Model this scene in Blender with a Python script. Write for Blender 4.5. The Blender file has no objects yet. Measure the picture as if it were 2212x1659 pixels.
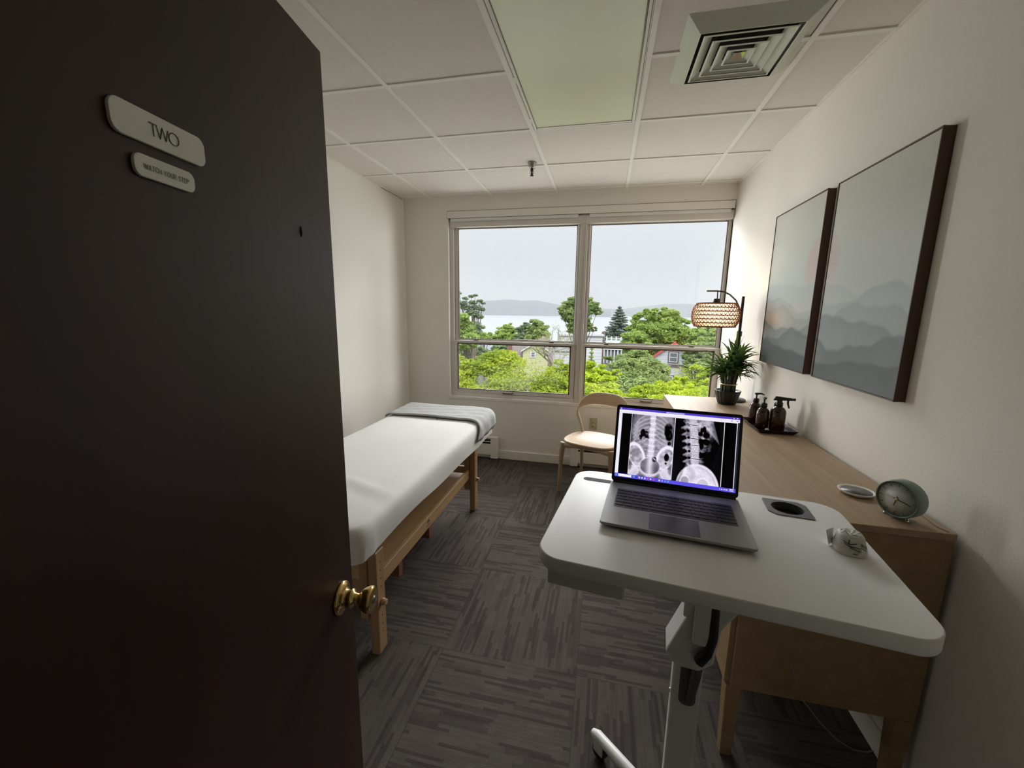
import bpy, bmesh, math, random
import numpy as np
from mathutils import Vector, Matrix
PI = math.pi
scn = bpy.context.scene
col = scn.collection

# ------------------------------------------------------------------ camera
CAM = np.array([2.3162, -3.9433, 1.5175])
FPX, IW, IH = 881.918, 2212, 1659
_yaw, _pitch, _roll = -0.21948, -0.17734, 0.0149
def _axes():
    cy, sy = math.cos(_yaw), math.sin(_yaw); cp, sp = math.cos(_pitch), math.sin(_pitch)
    f = np.array([sy*cp, cy*cp, sp]); r = np.array([cy, -sy, 0.0]); u = np.cross(r, f)
    c, s = math.cos(_roll), math.sin(_roll)
    return c*r + s*u, -s*r + c*u, f
AR, AU, AF = _axes()
cam_d = bpy.data.cameras.new('camera'); cam = bpy.data.objects.new('camera', cam_d); col.objects.link(cam)
cam_d.sensor_width = 36; cam_d.lens = FPX/IW*36; cam_d.clip_start = 0.02; cam_d.clip_end = 20000
cam.matrix_world = Matrix(((AR[0], AU[0], -AF[0], CAM[0]), (AR[1], AU[1], -AF[1], CAM[1]), (AR[2], AU[2], -AF[2], CAM[2]), (0, 0, 0, 1)))
scn.camera = cam
def ray(u, v): return AF + AR*(u-IW/2)/FPX + AU*(IH/2-v)/FPX
def far(u, v, D):
    """world point seen at a horizontal distance D (for things outside the window)"""
    d = ray(u, v); t = D/math.hypot(d[0], d[1]); return CAM + t*d

# ------------------------------------------------------------------ light
w = bpy.data.worlds.new('overcast_sky'); scn.world = w; w.use_nodes = True
nt = w.node_tree; nt.nodes.clear()
tc = nt.nodes.new('ShaderNodeTexCoord'); sx = nt.nodes.new('ShaderNodeSeparateXYZ')
rp = nt.nodes.new('ShaderNodeValToRGB'); bg = nt.nodes.new('ShaderNodeBackground'); wo = nt.nodes.new('ShaderNodeOutputWorld')
nt.links.new(tc.outputs['Generated'], sx.inputs[0]); nt.links.new(sx.outputs['Z'], rp.inputs[0])
nt.links.new(rp.outputs[0], bg.inputs[0]); nt.links.new(bg.outputs[0], wo.inputs[0])
cr = rp.color_ramp
SKY = [(0.0, (.250, .256, .250)), (0.02, (.256, .266, .278)), (0.12, (.256, .270, .284)), (0.22, (.280, .296, .308)), (0.40, (.48, .49, .50)), (0.60, (.72, .73, .74)), (1.0, (.90, .91, .92))]
while len(cr.elements) < len(SKY): cr.elements.new(0.5)
for el, (p, c) in zip(cr.elements, SKY): el.position = p; el.color = (*c, 1)
bg.inputs[1].default_value = 3.0
sd = bpy.data.lights.new('sun_through_cloud', 'SUN'); sun = bpy.data.objects.new('sun_through_cloud', sd); col.objects.link(sun)
sd.energy = 2.6; sd.angle = math.radians(46); sd.color = (1.0, .985, .95)
sun.rotation_euler = Vector((-0.35, 1.0, -1.0)).to_track_quat('-Z', 'Y').to_euler()
def fill_light(name, loc, aim, sx_, sy_, watts, c=(1, .995, .985)):  # added area lamps outside the window, out of view, boosting the room's daylight
    d = bpy.data.lights.new(name, 'AREA'); d.shape = 'RECTANGLE'; d.size = sx_; d.size_y = sy_; d.energy = watts; d.color = c
    o = bpy.data.objects.new(name, d); col.objects.link(o); o.location = loc
    o.rotation_euler = (Vector(aim)-Vector(loc)).to_track_quat('-Z', 'Y').to_euler(); return o
fill_light('fill_high', (2.0, 2.6, 4.6), (2.0, -1.2, .9), 4.4, 2.4, 110)
fill_light('fill_mid', (2.2, 7.0, 5.6), (2.1, -2.6, 1.0), 8.0, 2.4, 1480, (.97, .985, 1))
fill_light('fill_right', (6.4, 2.6, 1.6), (1.4, -1.4, 1.9), 2.6, 3.0, 205)
fill_light('fill_left', (-2.4, 2.6, 1.6), (2.8, -1.4, 1.9), 2.6, 3.0, 365)
fill_light('fill_low', (2.0, 2.8, -2.0), (2.0, -1.4, 2.58), 5.0, 2.2, 140)  # unseen lamp added below the sightline to brighten the ceiling
vs = scn.view_settings; vs.view_transform = 'Standard'; vs.look = 'None'; vs.gamma = 1.0; vs.use_curve_mapping = False
vs.exposure = 0.0
scn.cycles.max_bounces = 12; scn.cycles.diffuse_bounces = 8; scn.cycles.glossy_bounces = 4
scn.cycles.transmission_bounces = 6; scn.cycles.transparent_max_bounces = 16; scn.cycles.volume_bounces = 1
scn.cycles.caustics_reflective = False; scn.cycles.caustics_refractive = False
scn.cycles.sample_clamp_indirect = 4.0

# ------------------------------------------------------------------ helpers
def tag(o, label=None, cat=None, group=None, kind=None):
    if label: o['label'] = label
    if cat: o['category'] = cat
    if group: o['group'] = group
    if kind: o['kind'] = kind
    return o
def empty(name, loc=(0, 0, 0), label=None, cat=None, group=None, rz=0.0, kind=None):
    o = bpy.data.objects.new(name, None); col.objects.link(o); o.location = loc; o.rotation_euler = (0, 0, rz)
    o.empty_display_size = .05
    return tag(o, label, cat, group, kind)

class MB:
    def __init__(s): s.v = []; s.f = []; s.sm = []
    def add(s, verts, faces, smooth=False, M=None):
        b = len(s.v)
        for p in verts:
            s.v.append(tuple(M @ Vector(p)) if M is not None else tuple(p))
        for f in faces: s.f.append(tuple(i+b for i in f)); s.sm.append(smooth)
        return s
    def box(s, x0, x1, y0, y1, z0, z1, M=None):
        v = [(x0, y0, z0), (x1, y0, z0), (x1, y1, z0), (x0, y1, z0), (x0, y0, z1), (x1, y0, z1), (x1, y1, z1), (x0, y1, z1)]
        return s.add(v, [(0, 3, 2, 1), (4, 5, 6, 7), (0, 1, 5, 4), (1, 2, 6, 5), (2, 3, 7, 6), (3, 0, 4, 7)], False, M)
    def tube(s, pts, r, seg=10, cap=True, smooth=True, M=None, flat=1.0):
        pts = [Vector(p) for p in pts]; n = len(pts)
        rs = r if isinstance(r, (list, tuple)) else [r]*n
        t0 = (pts[1]-pts[0]).normalized()
        up = Vector((0, 0, 1)) if abs(t0.z) < .9 else Vector((1, 0, 0))
        a = t0.cross(up).normalized(); V = []; F = []
        for i, p in enumerate(pts):
            t = (pts[min(i+1, n-1)]-pts[max(i-1, 0)]).normalized()
            a = (a - t*a.dot(t)).normalized(); b = t.cross(a)
            for k in range(seg):
                an = 2*PI*k/seg; V.append(tuple(p + a*math.cos(an)*rs[i] + b*math.sin(an)*rs[i]*flat))
        for i in range(n-1):
            for k in range(seg):
                k2 = (k+1) % seg; F.append((i*seg+k, i*seg+k2, (i+1)*seg+k2, (i+1)*seg+k))
        s.add(V, F, smooth, M)
        if cap:
            s.add([V[k] for k in range(seg)], [tuple(range(seg))[::-1]], False, M)
            s.add([V[(n-1)*seg+k] for k in range(seg)], [tuple(range(seg))], False, M)
        return s
    def lathe(s, prof, seg=32, M=None, smooth=True, ribs=None):
        V = []; F = []; n = len(prof)
        for r, z in prof:
            for k in range(seg):
                a = 2*PI*k/seg; rr = r*(1+(ribs[1]*math.cos(ribs[0]*a) if ribs else 0))
                V.append((rr*math.cos(a), rr*math.sin(a), z))
        for i in range(n-1):
            for k in range(seg):
                k2 = (k+1) % seg; F.append((i*seg+k, i*seg+k2, (i+1)*seg+k2, (i+1)*seg+k))
        if prof[0][0] > 1e-5: F.append(tuple(range(seg))[::-1])
        if prof[-1][0] > 1e-5: F.append(tuple((n-1)*seg+k for k in range(seg)))
        return s.add(V, F, smooth, M)
    def prism(s, poly, z0, z1, M=None, smooth=False):
        n = len(poly)
        V = [(x, y, z0) for x, y in poly] + [(x, y, z1) for x, y in poly]
        F = [tuple(range(n))[::-1], tuple(range(n, 2*n))]
        return s.add(V, F+[(i, (i+1) % n, n+(i+1) % n, n+i) for i in range(n)], smooth, M)
    def mesh(s, name):
        me = bpy.data.meshes.new(name); me.from_pydata(s.v, [], s.f); me.update()
        me.polygons.foreach_set('use_smooth', s.sm); return me
    def build(s, name, m, parent=None, bev=0, sub=0, seg=2, solid=0):
        me = s.mesh(name)
        if bev: 
            bm = bmesh.new(); bm.from_mesh(me); bmesh.ops.remove_doubles(bm, verts=bm.verts, dist=1e-6); bm.to_mesh(me); bm.free()
        o = bpy.data.objects.new(name, me); col.objects.link(o); o.data.materials.append(m)
        if parent is not None: o.parent = parent
        if solid:
            md = o.modifiers.new('th', 'SOLIDIFY'); md.thickness = solid; md.offset = 0
        if bev:
            md = o.modifiers.new('bev', 'BEVEL'); md.width = bev; md.segments = seg; md.limit_method = 'ANGLE'; md.angle_limit = math.radians(35)
        if sub:
            md = o.modifiers.new('sub', 'SUBSURF'); md.levels = sub; md.render_levels = sub
        return o
def T(x=0, y=0, z=0): return Matrix.Translation((x, y, z))
def RX(a): return Matrix.Rotation(a, 4, 'X')
def RY(a): return Matrix.Rotation(a, 4, 'Y')
def RZ(a): return Matrix.Rotation(a, 4, 'Z')
def rrect(x0, x1, y0, y1, r, n=8):
    P = []
    for cx, cy, a0 in ((x1-r, y0+r, -PI/2), (x1-r, y1-r, 0), (x0+r, y1-r, PI/2), (x0+r, y0+r, PI)):
        for i in range(n+1):
            a = a0+PI/2*i/n; P.append((cx+r*math.cos(a), cy+r*math.sin(a)))
    return P
def np_mesh(name, V, F, m, parent=None, smooth=False, colr=None):
    me = bpy.data.meshes.new(name); V = np.asarray(V, np.float32); F = np.asarray(F, np.int32); k = F.shape[1]
    me.vertices.add(len(V)); me.vertices.foreach_set('co', V.ravel())
    me.loops.add(F.size); me.loops.foreach_set('vertex_index', F.ravel())
    me.polygons.add(len(F)); me.polygons.foreach_set('loop_start', np.arange(len(F), dtype=np.int32)*k)
    me.polygons.foreach_set('loop_total', np.full(len(F), k, np.int32))
    me.polygons.foreach_set('use_smooth', np.full(len(F), smooth, bool))
    if colr is not None:
        a = me.color_attributes.new('Col', 'FLOAT_COLOR', 'POINT'); a.data.foreach_set('color', np.asarray(colr, np.float32).ravel())
    me.update(); me.validate(); me.materials.append(m)
    o = bpy.data.objects.new(name, me); col.objects.link(o)
    if parent is not None: o.parent = parent
    return o

# ------------------------------------------------------------------ materials
def lin(r, g=None, b=None):
    if g is None: r, g, b = r
    f = lambda c: (c/255/12.92) if c/255 <= .04045 else ((c/255+.055)/1.055)**2.4
    return (f(r), f(g), f(b))
class NG:
    def __init__(s, name):
        s.m = bpy.data.materials.new(name); s.m.use_nodes = True; s.t = s.m.node_tree; s.t.nodes.clear()
        s.out = s.t.nodes.new('ShaderNodeOutputMaterial'); s.p = s.t.nodes.new('ShaderNodeBsdfPrincipled')
        s.t.links.new(s.p.outputs[0], s.out.inputs[0])
    def n(s, kind, **kw):
        o = s.t.nodes.new(kind)
        for k, v in kw.items(): setattr(o, k, v)
        return o
    def l(s, a, b): s.t.links.new(a, b)
    def math(s, op, a, b=None, c=None):
        o = s.n('ShaderNodeMath', operation=op)
        for i, x in enumerate((a, b, c)):
            if x is None: continue
            if isinstance(x, (int, float)): o.inputs[i].default_value = x
            else: s.l(x, o.inputs[i])
        return o.outputs[0]
    def mix(s, f, a, b, bt='MIX'):
        o = s.n('ShaderNodeMix', data_type='RGBA', blend_type=bt)
        for i, x in ((0, f), (6, a), (7, b)):
            if isinstance(x, (int, float)): o.inputs[i].default_value = x
            elif isinstance(x, tuple): o.inputs[i].default_value = (*x[:3], 1)
            else: s.l(x, o.inputs[i])
        return o.outputs[2]
    def bump(s, h, st, d=.01):
        b = s.n('ShaderNodeBump'); b.inputs['Strength'].default_value = st; b.inputs['Distance'].default_value = d
        s.l(h, b.inputs['Height']); s.l(b.outputs[0], s.p.inputs['Normal'])
def plain(name, c, rough=.6, metal=0, var=.05, scale=8, bump=0, bscale=60, spec=.5, coat=0, obj=True):
    g = NG(name); g.p.inputs['Roughness'].default_value = rough; g.p.inputs['Metallic'].default_value = metal
    g.p.inputs['Specular IOR Level'].default_value = spec; g.p.inputs['Coat Weight'].default_value = coat
    tcn = g.n('ShaderNodeTexCoord'); nz = g.n('ShaderNodeTexNoise'); nz.inputs['Scale'].default_value = scale; nz.inputs['Detail'].default_value = 3
    g.l(tcn.outputs['Object'], nz.inputs[0])
    c2 = tuple(x*(1-var*2) for x in c); c1 = tuple(min(1, x*(1+var)) for x in c)
    g.l(g.mix(nz.outputs[0], c2, c1), g.p.inputs['Base Color'])
    if bump:
        n2 = g.n('ShaderNodeTexNoise'); n2.inputs['Scale'].default_value = bscale; n2.inputs['Detail'].default_value = 4
        g.l(tcn.outputs['Object'], n2.inputs[0]); g.bump(n2.outputs[0], bump, .004)
    return g.m
def wood(name, c1, c2, axis='Y', rough=.45, scale=1.0, spec=.5):
    g = NG(name); g.p.inputs['Roughness'].default_value = rough; g.p.inputs['Specular IOR Level'].default_value = spec
    tcn = g.n('ShaderNodeTexCoord'); mp = g.n('ShaderNodeMapping')
    sc = {'X': (1.2, 22, 22), 'Y': (22, 1.2, 22), 'Z': (22, 22, 1.2)}[axis]
    mp.inputs['Scale'].default_value = tuple(x*scale for x in sc); g.l(tcn.outputs['Object'], mp.inputs[0])
    nz = g.n('ShaderNodeTexNoise'); nz.inputs['Scale'].default_value = 1.0; nz.inputs['Detail'].default_value = 6; nz.inputs['Distortion'].default_value = .6
    g.l(mp.outputs[0], nz.inputs[0])
    n2 = g.n('ShaderNodeTexNoise'); n2.inputs['Scale'].default_value = 5; n2.inputs['Detail'].default_value = 3; g.l(mp.outputs[0], n2.inputs[0])
    f = g.math('MULTIPLY_ADD', nz.outputs[0], 1.7, -.35); f = g.math('MULTIPLY_ADD', n2.outputs[0], .35, g.math('SUBTRACT', f, .17))
    r = g.n('ShaderNodeClamp'); g.l(f, r.inputs[0])
    g.l(g.mix(r.outputs[0], c1, c2), g.p.inputs['Base Color']); g.bump(n2.outputs[0], .12, .002)
    return g.m
def carpet_mat():
    g = NG('carpet'); g.p.inputs['Roughness'].default_value = .95; g.p.inputs['Specular IOR Level'].default_value = .1
    geo = g.n('ShaderNodeNewGeometry'); s = g.n('ShaderNodeSeparateXYZ'); g.l(geo.outputs['Position'], s.inputs[0])
    TS = .6
    X = g.math('DIVIDE', g.math('SUBTRACT', s.outputs[0], 1.675), TS); Y = g.math('DIVIDE', g.math('ADD', s.outputs[1], 1.83), TS)
    ix = g.math('FLOOR', X); iy = g.math('FLOOR', Y)
    par = g.math('FLOORED_MODULO', g.math('ADD', ix, iy), 2.0)
    fx = g.math('SUBTRACT', X, ix); fy = g.math('SUBTRACT', Y, iy)
    # u across streaks, v along; parity 0 streaks run along x
    def sel(a, b): # parity ? a : b
        return g.math('ADD', g.math('MULTIPLY', par, a), g.math('MULTIPLY', g.math('SUBTRACT', 1.0, par), b))
    U = sel(fx, fy); V = sel(fy, fx)
    tid = g.math('ADD', g.math('MULTIPLY', ix, 7.13), g.math('MULTIPLY', iy, 3.71))
    def streak(nu, nv, seed, thr):
        cu = g.math('FLOOR', g.math('MULTIPLY', U, nu))
        w1 = g.n('ShaderNodeTexWhiteNoise', noise_dimensions='2D'); cm = g.n('ShaderNodeCombineXYZ')
        g.l(cu, cm.inputs[0]); g.l(g.math('ADD', tid, seed), cm.inputs[1]); g.l(cm.outputs[0], w1.inputs['Vector'])
        vv = g.math('FLOOR', g.math('ADD', g.math('MULTIPLY', V, nv), g.math('MULTIPLY', w1.outputs['Value'], 3.0)))
        w2 = g.n('ShaderNodeTexWhiteNoise', noise_dimensions='3D'); c2 = g.n('ShaderNodeCombineXYZ')
        g.l(cu, c2.inputs[0]); g.l(vv, c2.inputs[1]); g.l(g.math('ADD', tid, seed*1.7), c2.inputs[2]); g.l(c2.outputs[0], w2.inputs['Vector'])
        return g.math('GREATER_THAN', w2.outputs['Value'], thr)
    s1 = streak(48, 3.2, 1.3, .74); s2 = streak(90, 4.6, 5.1, .60); s3 = streak(26, 3.4, 9.4, .84)
    # thin ribs of the loop pile
    rib = g.math('MULTIPLY_ADD', g.math('SINE', g.math('MULTIPLY', U, 2*PI*90)), .5, .5)
    crs = streak(10, 12, 12.3, .5)
    nz = g.n('ShaderNodeTexNoise'); nz.inputs['Scale'].default_value = 420; nz.inputs['Detail'].default_value = 2; g.l(geo.outputs['Position'], nz.inputs[0])
    nb = g.n('ShaderNodeTexNoise'); nb.inputs['Scale'].default_value = 5; g.l(geo.outputs['Position'], nb.inputs[0])
    base = g.mix(nb.outputs[0], (.105, .090, .078), (.158, .138, .122))
    base = g.mix(g.math('MULTIPLY', crs, .22), base, (.085, .072, .064))
    base = g.mix(g.math('MULTIPLY', s2, .35), base, (.07, .055, .052))
    dark = g.math('MINIMUM', g.math('ADD', g.math('MULTIPLY', s1, .72), g.math('MULTIPLY', s3, .5)), .9)
    base = g.mix(dark, base, (.048, .036, .034))
    base = g.mix(g.math('MULTIPLY', rib, .22), base, (.05, .042, .038))
    ex = g.math('LESS_THAN', g.math('MINIMUM', fx, fy), .006)
    base = g.mix(g.math('MULTIPLY', ex, .5), base, (.03, .026, .024))
    base = g.mix(g.math('MULTIPLY', nz.outputs[0], .7), base, (.06, .055, .05))
    g.l(base, g.p.inputs['Base Color']); g.bump(nz.outputs[0], .6, .006)
    return g.m
def siding(name, c, pitch, dark=.75):
    g = NG(name); g.p.inputs['Roughness'].default_value = .8
    tcn = g.n('ShaderNodeTexCoord'); s = g.n('ShaderNodeSeparateXYZ'); g.l(tcn.outputs['Object'], s.inputs[0])
    f = g.math('FRACT', g.math('DIVIDE', s.outputs[2], pitch)); k = g.math('LESS_THAN', f, .16)
    g.l(g.mix(k, c, tuple(x*dark for x in c)), g.p.inputs['Base Color']); return g.m
def leafmat(name, c1, c2, scale=.5):
    g = NG(name); g.t.nodes.remove(g.p)
    geo = g.n('ShaderNodeNewGeometry'); nz = g.n('ShaderNodeTexNoise'); nz.inputs['Scale'].default_value = scale; nz.inputs['Detail'].default_value = 3
    g.l(geo.outputs['Position'], nz.inputs[0])
    f = g.math('ADD', g.math('MULTIPLY', g.math('MULTIPLY_ADD', nz.outputs[0], 2.2, -.6), .6), g.math('MULTIPLY', geo.outputs['Random Per Island'], .4))
    cc = g.mix(f, c1, c2)
    d = g.n('ShaderNodeBsdfDiffuse'); tr = g.n('ShaderNodeBsdfTranslucent'); g.l(cc, d.inputs[0]); g.l(cc, tr.inputs[0])
    mx = g.n('ShaderNodeMixShader'); mx.inputs[0].default_value = .42; g.l(d.outputs[0], mx.inputs[1]); g.l(tr.outputs[0], mx.inputs[2])
    g.l(mx.outputs[0], g.out.inputs[0]); return g.m
def glass_pane_mat():
    g = NG('window_glass'); g.t.nodes.remove(g.p)
    tr = g.n('ShaderNodeBsdfTransparent'); gl = g.n('ShaderNodeBsdfGlossy'); gl.inputs['Roughness'].default_value = .0
    fr = g.n('ShaderNodeFresnel'); geo = g.n('ShaderNodeNewGeometry'); g.l(g.math('MULTIPLY_ADD', geo.outputs['Backfacing'], 1/1.45-1.45, 1.45), fr.inputs[0])
    mx = g.n('ShaderNodeMixShader'); g.l(fr.outputs[0], mx.inputs[0]); g.l(tr.outputs[0], mx.inputs[1]); g.l(gl.outputs[0], mx.inputs[2])
    g.l(mx.outputs[0], g.out.inputs[0]); return g.m
def vcol_emit(name, strength):
    g = NG(name); g.t.nodes.remove(g.p)
    a = g.n('ShaderNodeVertexColor', layer_name='Col'); e = g.n('ShaderNodeEmission'); e.inputs[1].default_value = strength
    gl = g.n('ShaderNodeBsdfGlossy'); gl.inputs['Roughness'].default_value = .08; gl.inputs[0].default_value = (.03, .03, .03, 1)
    ad = g.n('ShaderNodeAddShader'); g.l(a.outputs[0], e.inputs[0]); g.l(e.outputs[0], ad.inputs[0]); g.l(gl.outputs[0], ad.inputs[1])
    g.l(ad.outputs[0], g.out.inputs[0]); return g.m
def vcol_paint(name, rough):
    g = NG(name); g.p.inputs['Roughness'].default_value = rough; g.p.inputs['Specular IOR Level'].default_value = .35
    a = g.n('ShaderNodeVertexColor', layer_name='Col'); g.l(a.outputs[0], g.p.inputs['Base Color']); return g.m

M = {}
M['wall'] = plain('wall_paint', (.83, .805, .74), .75, var=.015, scale=2, bump=.12, bscale=120, spec=.25)
M['ceil'] = plain('ceiling_tile', (.79, .755, .70), .9, var=.02, scale=30, bump=.5, bscale=220, spec=.1)
M['tbar'] = plain('ceiling_grid_paint', (.84, .83, .77), .5, var=.01)
M['trim'] = plain('trim_paint', (.82, .80, .74), .45, var=.015, scale=4)
M['frame'] = plain('window_frame_paint', (.66, .625, .575), .45, var=.03, scale=6)
M['frame_dark'] = plain('gasket_and_gap_shade', (.10, .075, .06), .6)  # window gaskets, and the dark strips that paint shaded gaps
M['carpet'] = carpet_mat()
M['door'] = wood('dark_stained_door', (.040, .0125, .0085), (.023, .0072, .005), 'Z', .46, .6)
M['cab'] = wood('oak_cabinet', (.36, .235, .125), (.25, .15, .07), 'Y', .42, .8)
M['cabtop'] = wood('oak_cabinet_top', (.42, .305, .195), (.30, .20, .115), 'Y', .5, 1.6, .3)
M['maple'] = wood('maple_table', (.50, .33, .17), (.40, .25, .12), 'Y', .4, .8)
M['maple_z'] = wood('maple_leg', (.44, .28, .145), (.34, .205, .10), 'Z', .4, .8)
M['redwood'] = wood('reddish_brown_wood', (.22, .10, .06), (.15, .06, .035), 'X', .5)
M['ash'] = wood('ash_chair', (.60, .46, .33), (.47, .34, .225), 'X', .42, .7)
M['ash_z'] = wood('ash_chair_leg', (.50, .39, .27), (.41, .30, .20), 'Z', .45, .7)
M['sheet'] = plain('cotton_sheet', (.76, .76, .745), .85, var=.01, bump=.1, bscale=90, spec=.1)
M['blanket'] = plain('grey_fleece', (.43, .435, .43), .95, var=.05, scale=20, bump=.4, bscale=160, spec=.15)
M['laminate'] = plain('white_laminate', (.88, .88, .88), .3, var=.01)
M['white_metal'] = plain('white_powder_coat', (.74, .74, .72), .4, var=.01)
M['dark_plastic'] = plain('dark_plastic', (.012, .012, .013), .4)
M['grey_plastic'] = plain('grey_plastic', (.10, .105, .11), .35)
M['steel'] = plain('brushed_steel', (.45, .45, .44), .3, 1.0)
M['brass'] = plain('polished_brass', (.72, .52, .20), .14, 1.0, var=.03)
M['alu'] = plain('laptop_aluminium', (.36, .36, .365), .5, .45, var=.01)
M['key'] = plain('laptop_keys', (.035, .035, .038), .45)
M['keybed'] = plain('laptop_keybed', (.07, .07, .072), .5)
M['pad'] = plain('laptop_trackpad', (.11, .11, .115), .35, .4)
M['bezel'] = plain('laptop_bezel', (.006, .006, .007), .3)
M['sign'] = plain('sign_acrylic', (.93, .93, .87), .5, var=.01)
M['ink'] = plain('sign_lettering', (.03, .03, .03), .5)
M['ink_soft'] = plain('sign_small_lettering', (.20, .20, .19), .5)
M['frame_walnut'] = wood('walnut_frame', (.105, .042, .028), (.065, .026, .018), 'Z', .5)
M['black_metal'] = plain('black_metal', (.02, .016, .014), .4, .3)
M['amber'] = plain('amber_bottle', (.035, .010, .006), .12, var=.1, coat=.3)
M['tray'] = plain('black_tray', (.02, .018, .017), .3)
M['pot'] = plain('black_ribbed_pot', (.022, .026, .026), .38)
M['gold'] = plain('gold_band', (.75, .6, .28), .3, .6)
M['stalk'] = plain('bamboo_stalk', (.05, .07, .03), .5, var=.2)
M['leafin'] = leafmat('plant_leaf', (.035, .075, .022), (.10, .17, .045), 12)
M['rope'] = plain('woven_rope', (.26, .07, .018), .7, var=.12, scale=40)
M['clock_green'] = plain('sage_clock_case', (.20, .27, .235), .4)
M['clock_face'] = plain('clock_face', (.66, .69, .67), .35)
M['chrome'] = plain('chrome', (.8, .8, .8), .12, 1.0)
M['paper'] = plain('white_paper', (.82, .82, .80), .6, var=.01)
M['item'] = plain('white_ceramic', (.66, .64, .60), .45)
M['beige'] = plain('outlet_plate', (.55, .48, .34), .45)
M['diff'] = plain('light_diffuser', (.84, .88, .68), .32, var=.04, scale=1.2, bump=.05, bscale=300)
M['vent'] = plain('vent_metal', (.66, .69, .60), .4, .15)
M['vent_dark'] = plain('vent_throat', (.02, .02, .02), .8)
M['brass_dull'] = plain('bronze_latch', (.16, .11, .07), .45, .5)
M['cord'] = plain('white_cord', (.28, .26, .24), .5)
M['glass'] = glass_pane_mat()
M['mark'] = plain('burnt_mark', (.10, .05, .03), .6)
M['ash_win'] = M['frame']

# ------------------------------------------------------------------ setting: room shell
XL, XR, YF, ZC = .31, 3.335, -4.03, 2.585
OX0, OX1, OZ0, OZ1 = .766, 3.335, .625, 2.415    # window opening
b = MB(); b.box(-.6, 5.0, -5.7, 0, -.12, 0); tag(b.build('floor', M['carpet']), kind='structure')
b = MB(); b.box(XL-.15, XL, YF-.14, .16, 0, ZC+.1); tag(b.build('wall_left', M['wall']), kind='structure')
b = MB(); b.box(XR, XR+.15, YF-.14, .16, 0, ZC+.1); tag(b.build('wall_right', M['wall']), kind='structure')
b = MB(); b.box(XL, OX0, 0, .16, -.12, ZC+.1); b.box(OX0, XR, 0, .16, -.12, OZ0); b.box(OX0, XR, 0, .16, OZ1, ZC+.1)
tag(b.build('wall_back', M['wall']), kind='structure')
DX0, DX1, DZ = 1.893, 2.79, 2.04               # doorway where the camera stands
b = MB(); b.box(XL, DX0, YF-.14, YF, 0, ZC+.1); b.box(DX1, XR, YF-.14, YF, 0, ZC+.1); b.box(DX0, DX1, YF-.14, YF, DZ, ZC+.1)
tag(b.build('wall_front', M['wall']), kind='structure')
b = MB(); b.box(XL-1.0, XR+1.2, -5.65, -5.5, 0, ZC+.1); b.box(XL-1.0, XL-.85, -5.5, YF-.14, 0, ZC+.1); b.box(XR+1.05, XR+1.2, -5.5, YF-.14, 0, ZC+.1)
b.box(XL-1.0, XL-.15, YF-.14, YF, 0, ZC+.1); b.box(XR+.15, XR+1.2, YF-.14, YF, 0, ZC+.1)
tag(b.build('wall_hallway', M['wall']), kind='structure')
b = MB(); b.box(XL-1.1, XR+1.3, -5.7, YF-.14, ZC, ZC+.1); b.box(XL-.15, XR+.15, YF-.14, .16, ZC, ZC+.1)
tag(b.build('ceiling', M['ceil']), kind='structure')
# ceiling grid bars, a separate hung trim with the tiles a little above
G = .6096; b = MB(); hw = .012
VX, VY0, VY1 = None, None, None
for c in range(1, 6):
    x = c*G
    b.box(x-hw, x+hw, YF, 0, ZC-.007, ZC)
for r in range(1, 8):
    y = -(r-1)*G-.10
    xs = [(XL, XR)]
    if r in (4,): xs = [(XL, 3*G-hw), (4*G+hw, 2.56), (3.0, XR)]
    for a0, a1 in xs: b.box(a0, a1, y-hw, y+hw, ZC-.006, ZC)
b.box(XL, XL+.015, YF, 0, ZC-.005, ZC); b.box(XR-.015, XR, YF, 0, ZC-.005, ZC); b.box(XL, XR, -.015, 0, ZC-.005, ZC)
tag(b.build('trim_2', M['tbar'], bev=.0012), kind='structure')
# baseboards
b = MB(); b.box(XL, XR, -.014, 0, 0, .09); tag(b.build('baseboard_back', M['trim'], bev=.004), kind='structure')
b = MB(); b.box(XR-.014, XR, YF, -.014, 0, .09); tag(b.build('baseboard_right', M['trim'], bev=.004), kind='structure')
b = MB(); b.box(XL, XL+.014, YF, -.014, 0, .09); tag(b.build('baseboard_left', M['trim'], bev=.004), kind='structure')
# door lining
b = MB(); b.box(DX0-.003, DX0+.012, YF-.15, YF-.002, 0, DZ); b.box(DX1-.015, DX1, YF-.15, YF+.01, 0, DZ); b.box(DX0, DX1, YF-.15, YF-.002, DZ-.015, DZ)
b.box(DX1-.01, DX1+.06, YF, YF+.014, 0, DZ+.06); b.box(DX0+.02, DX1+.06, YF, YF+.014, DZ, DZ+.06)
tag(b.build('trim_1', M['trim'], bev=.003), kind='structure')

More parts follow.
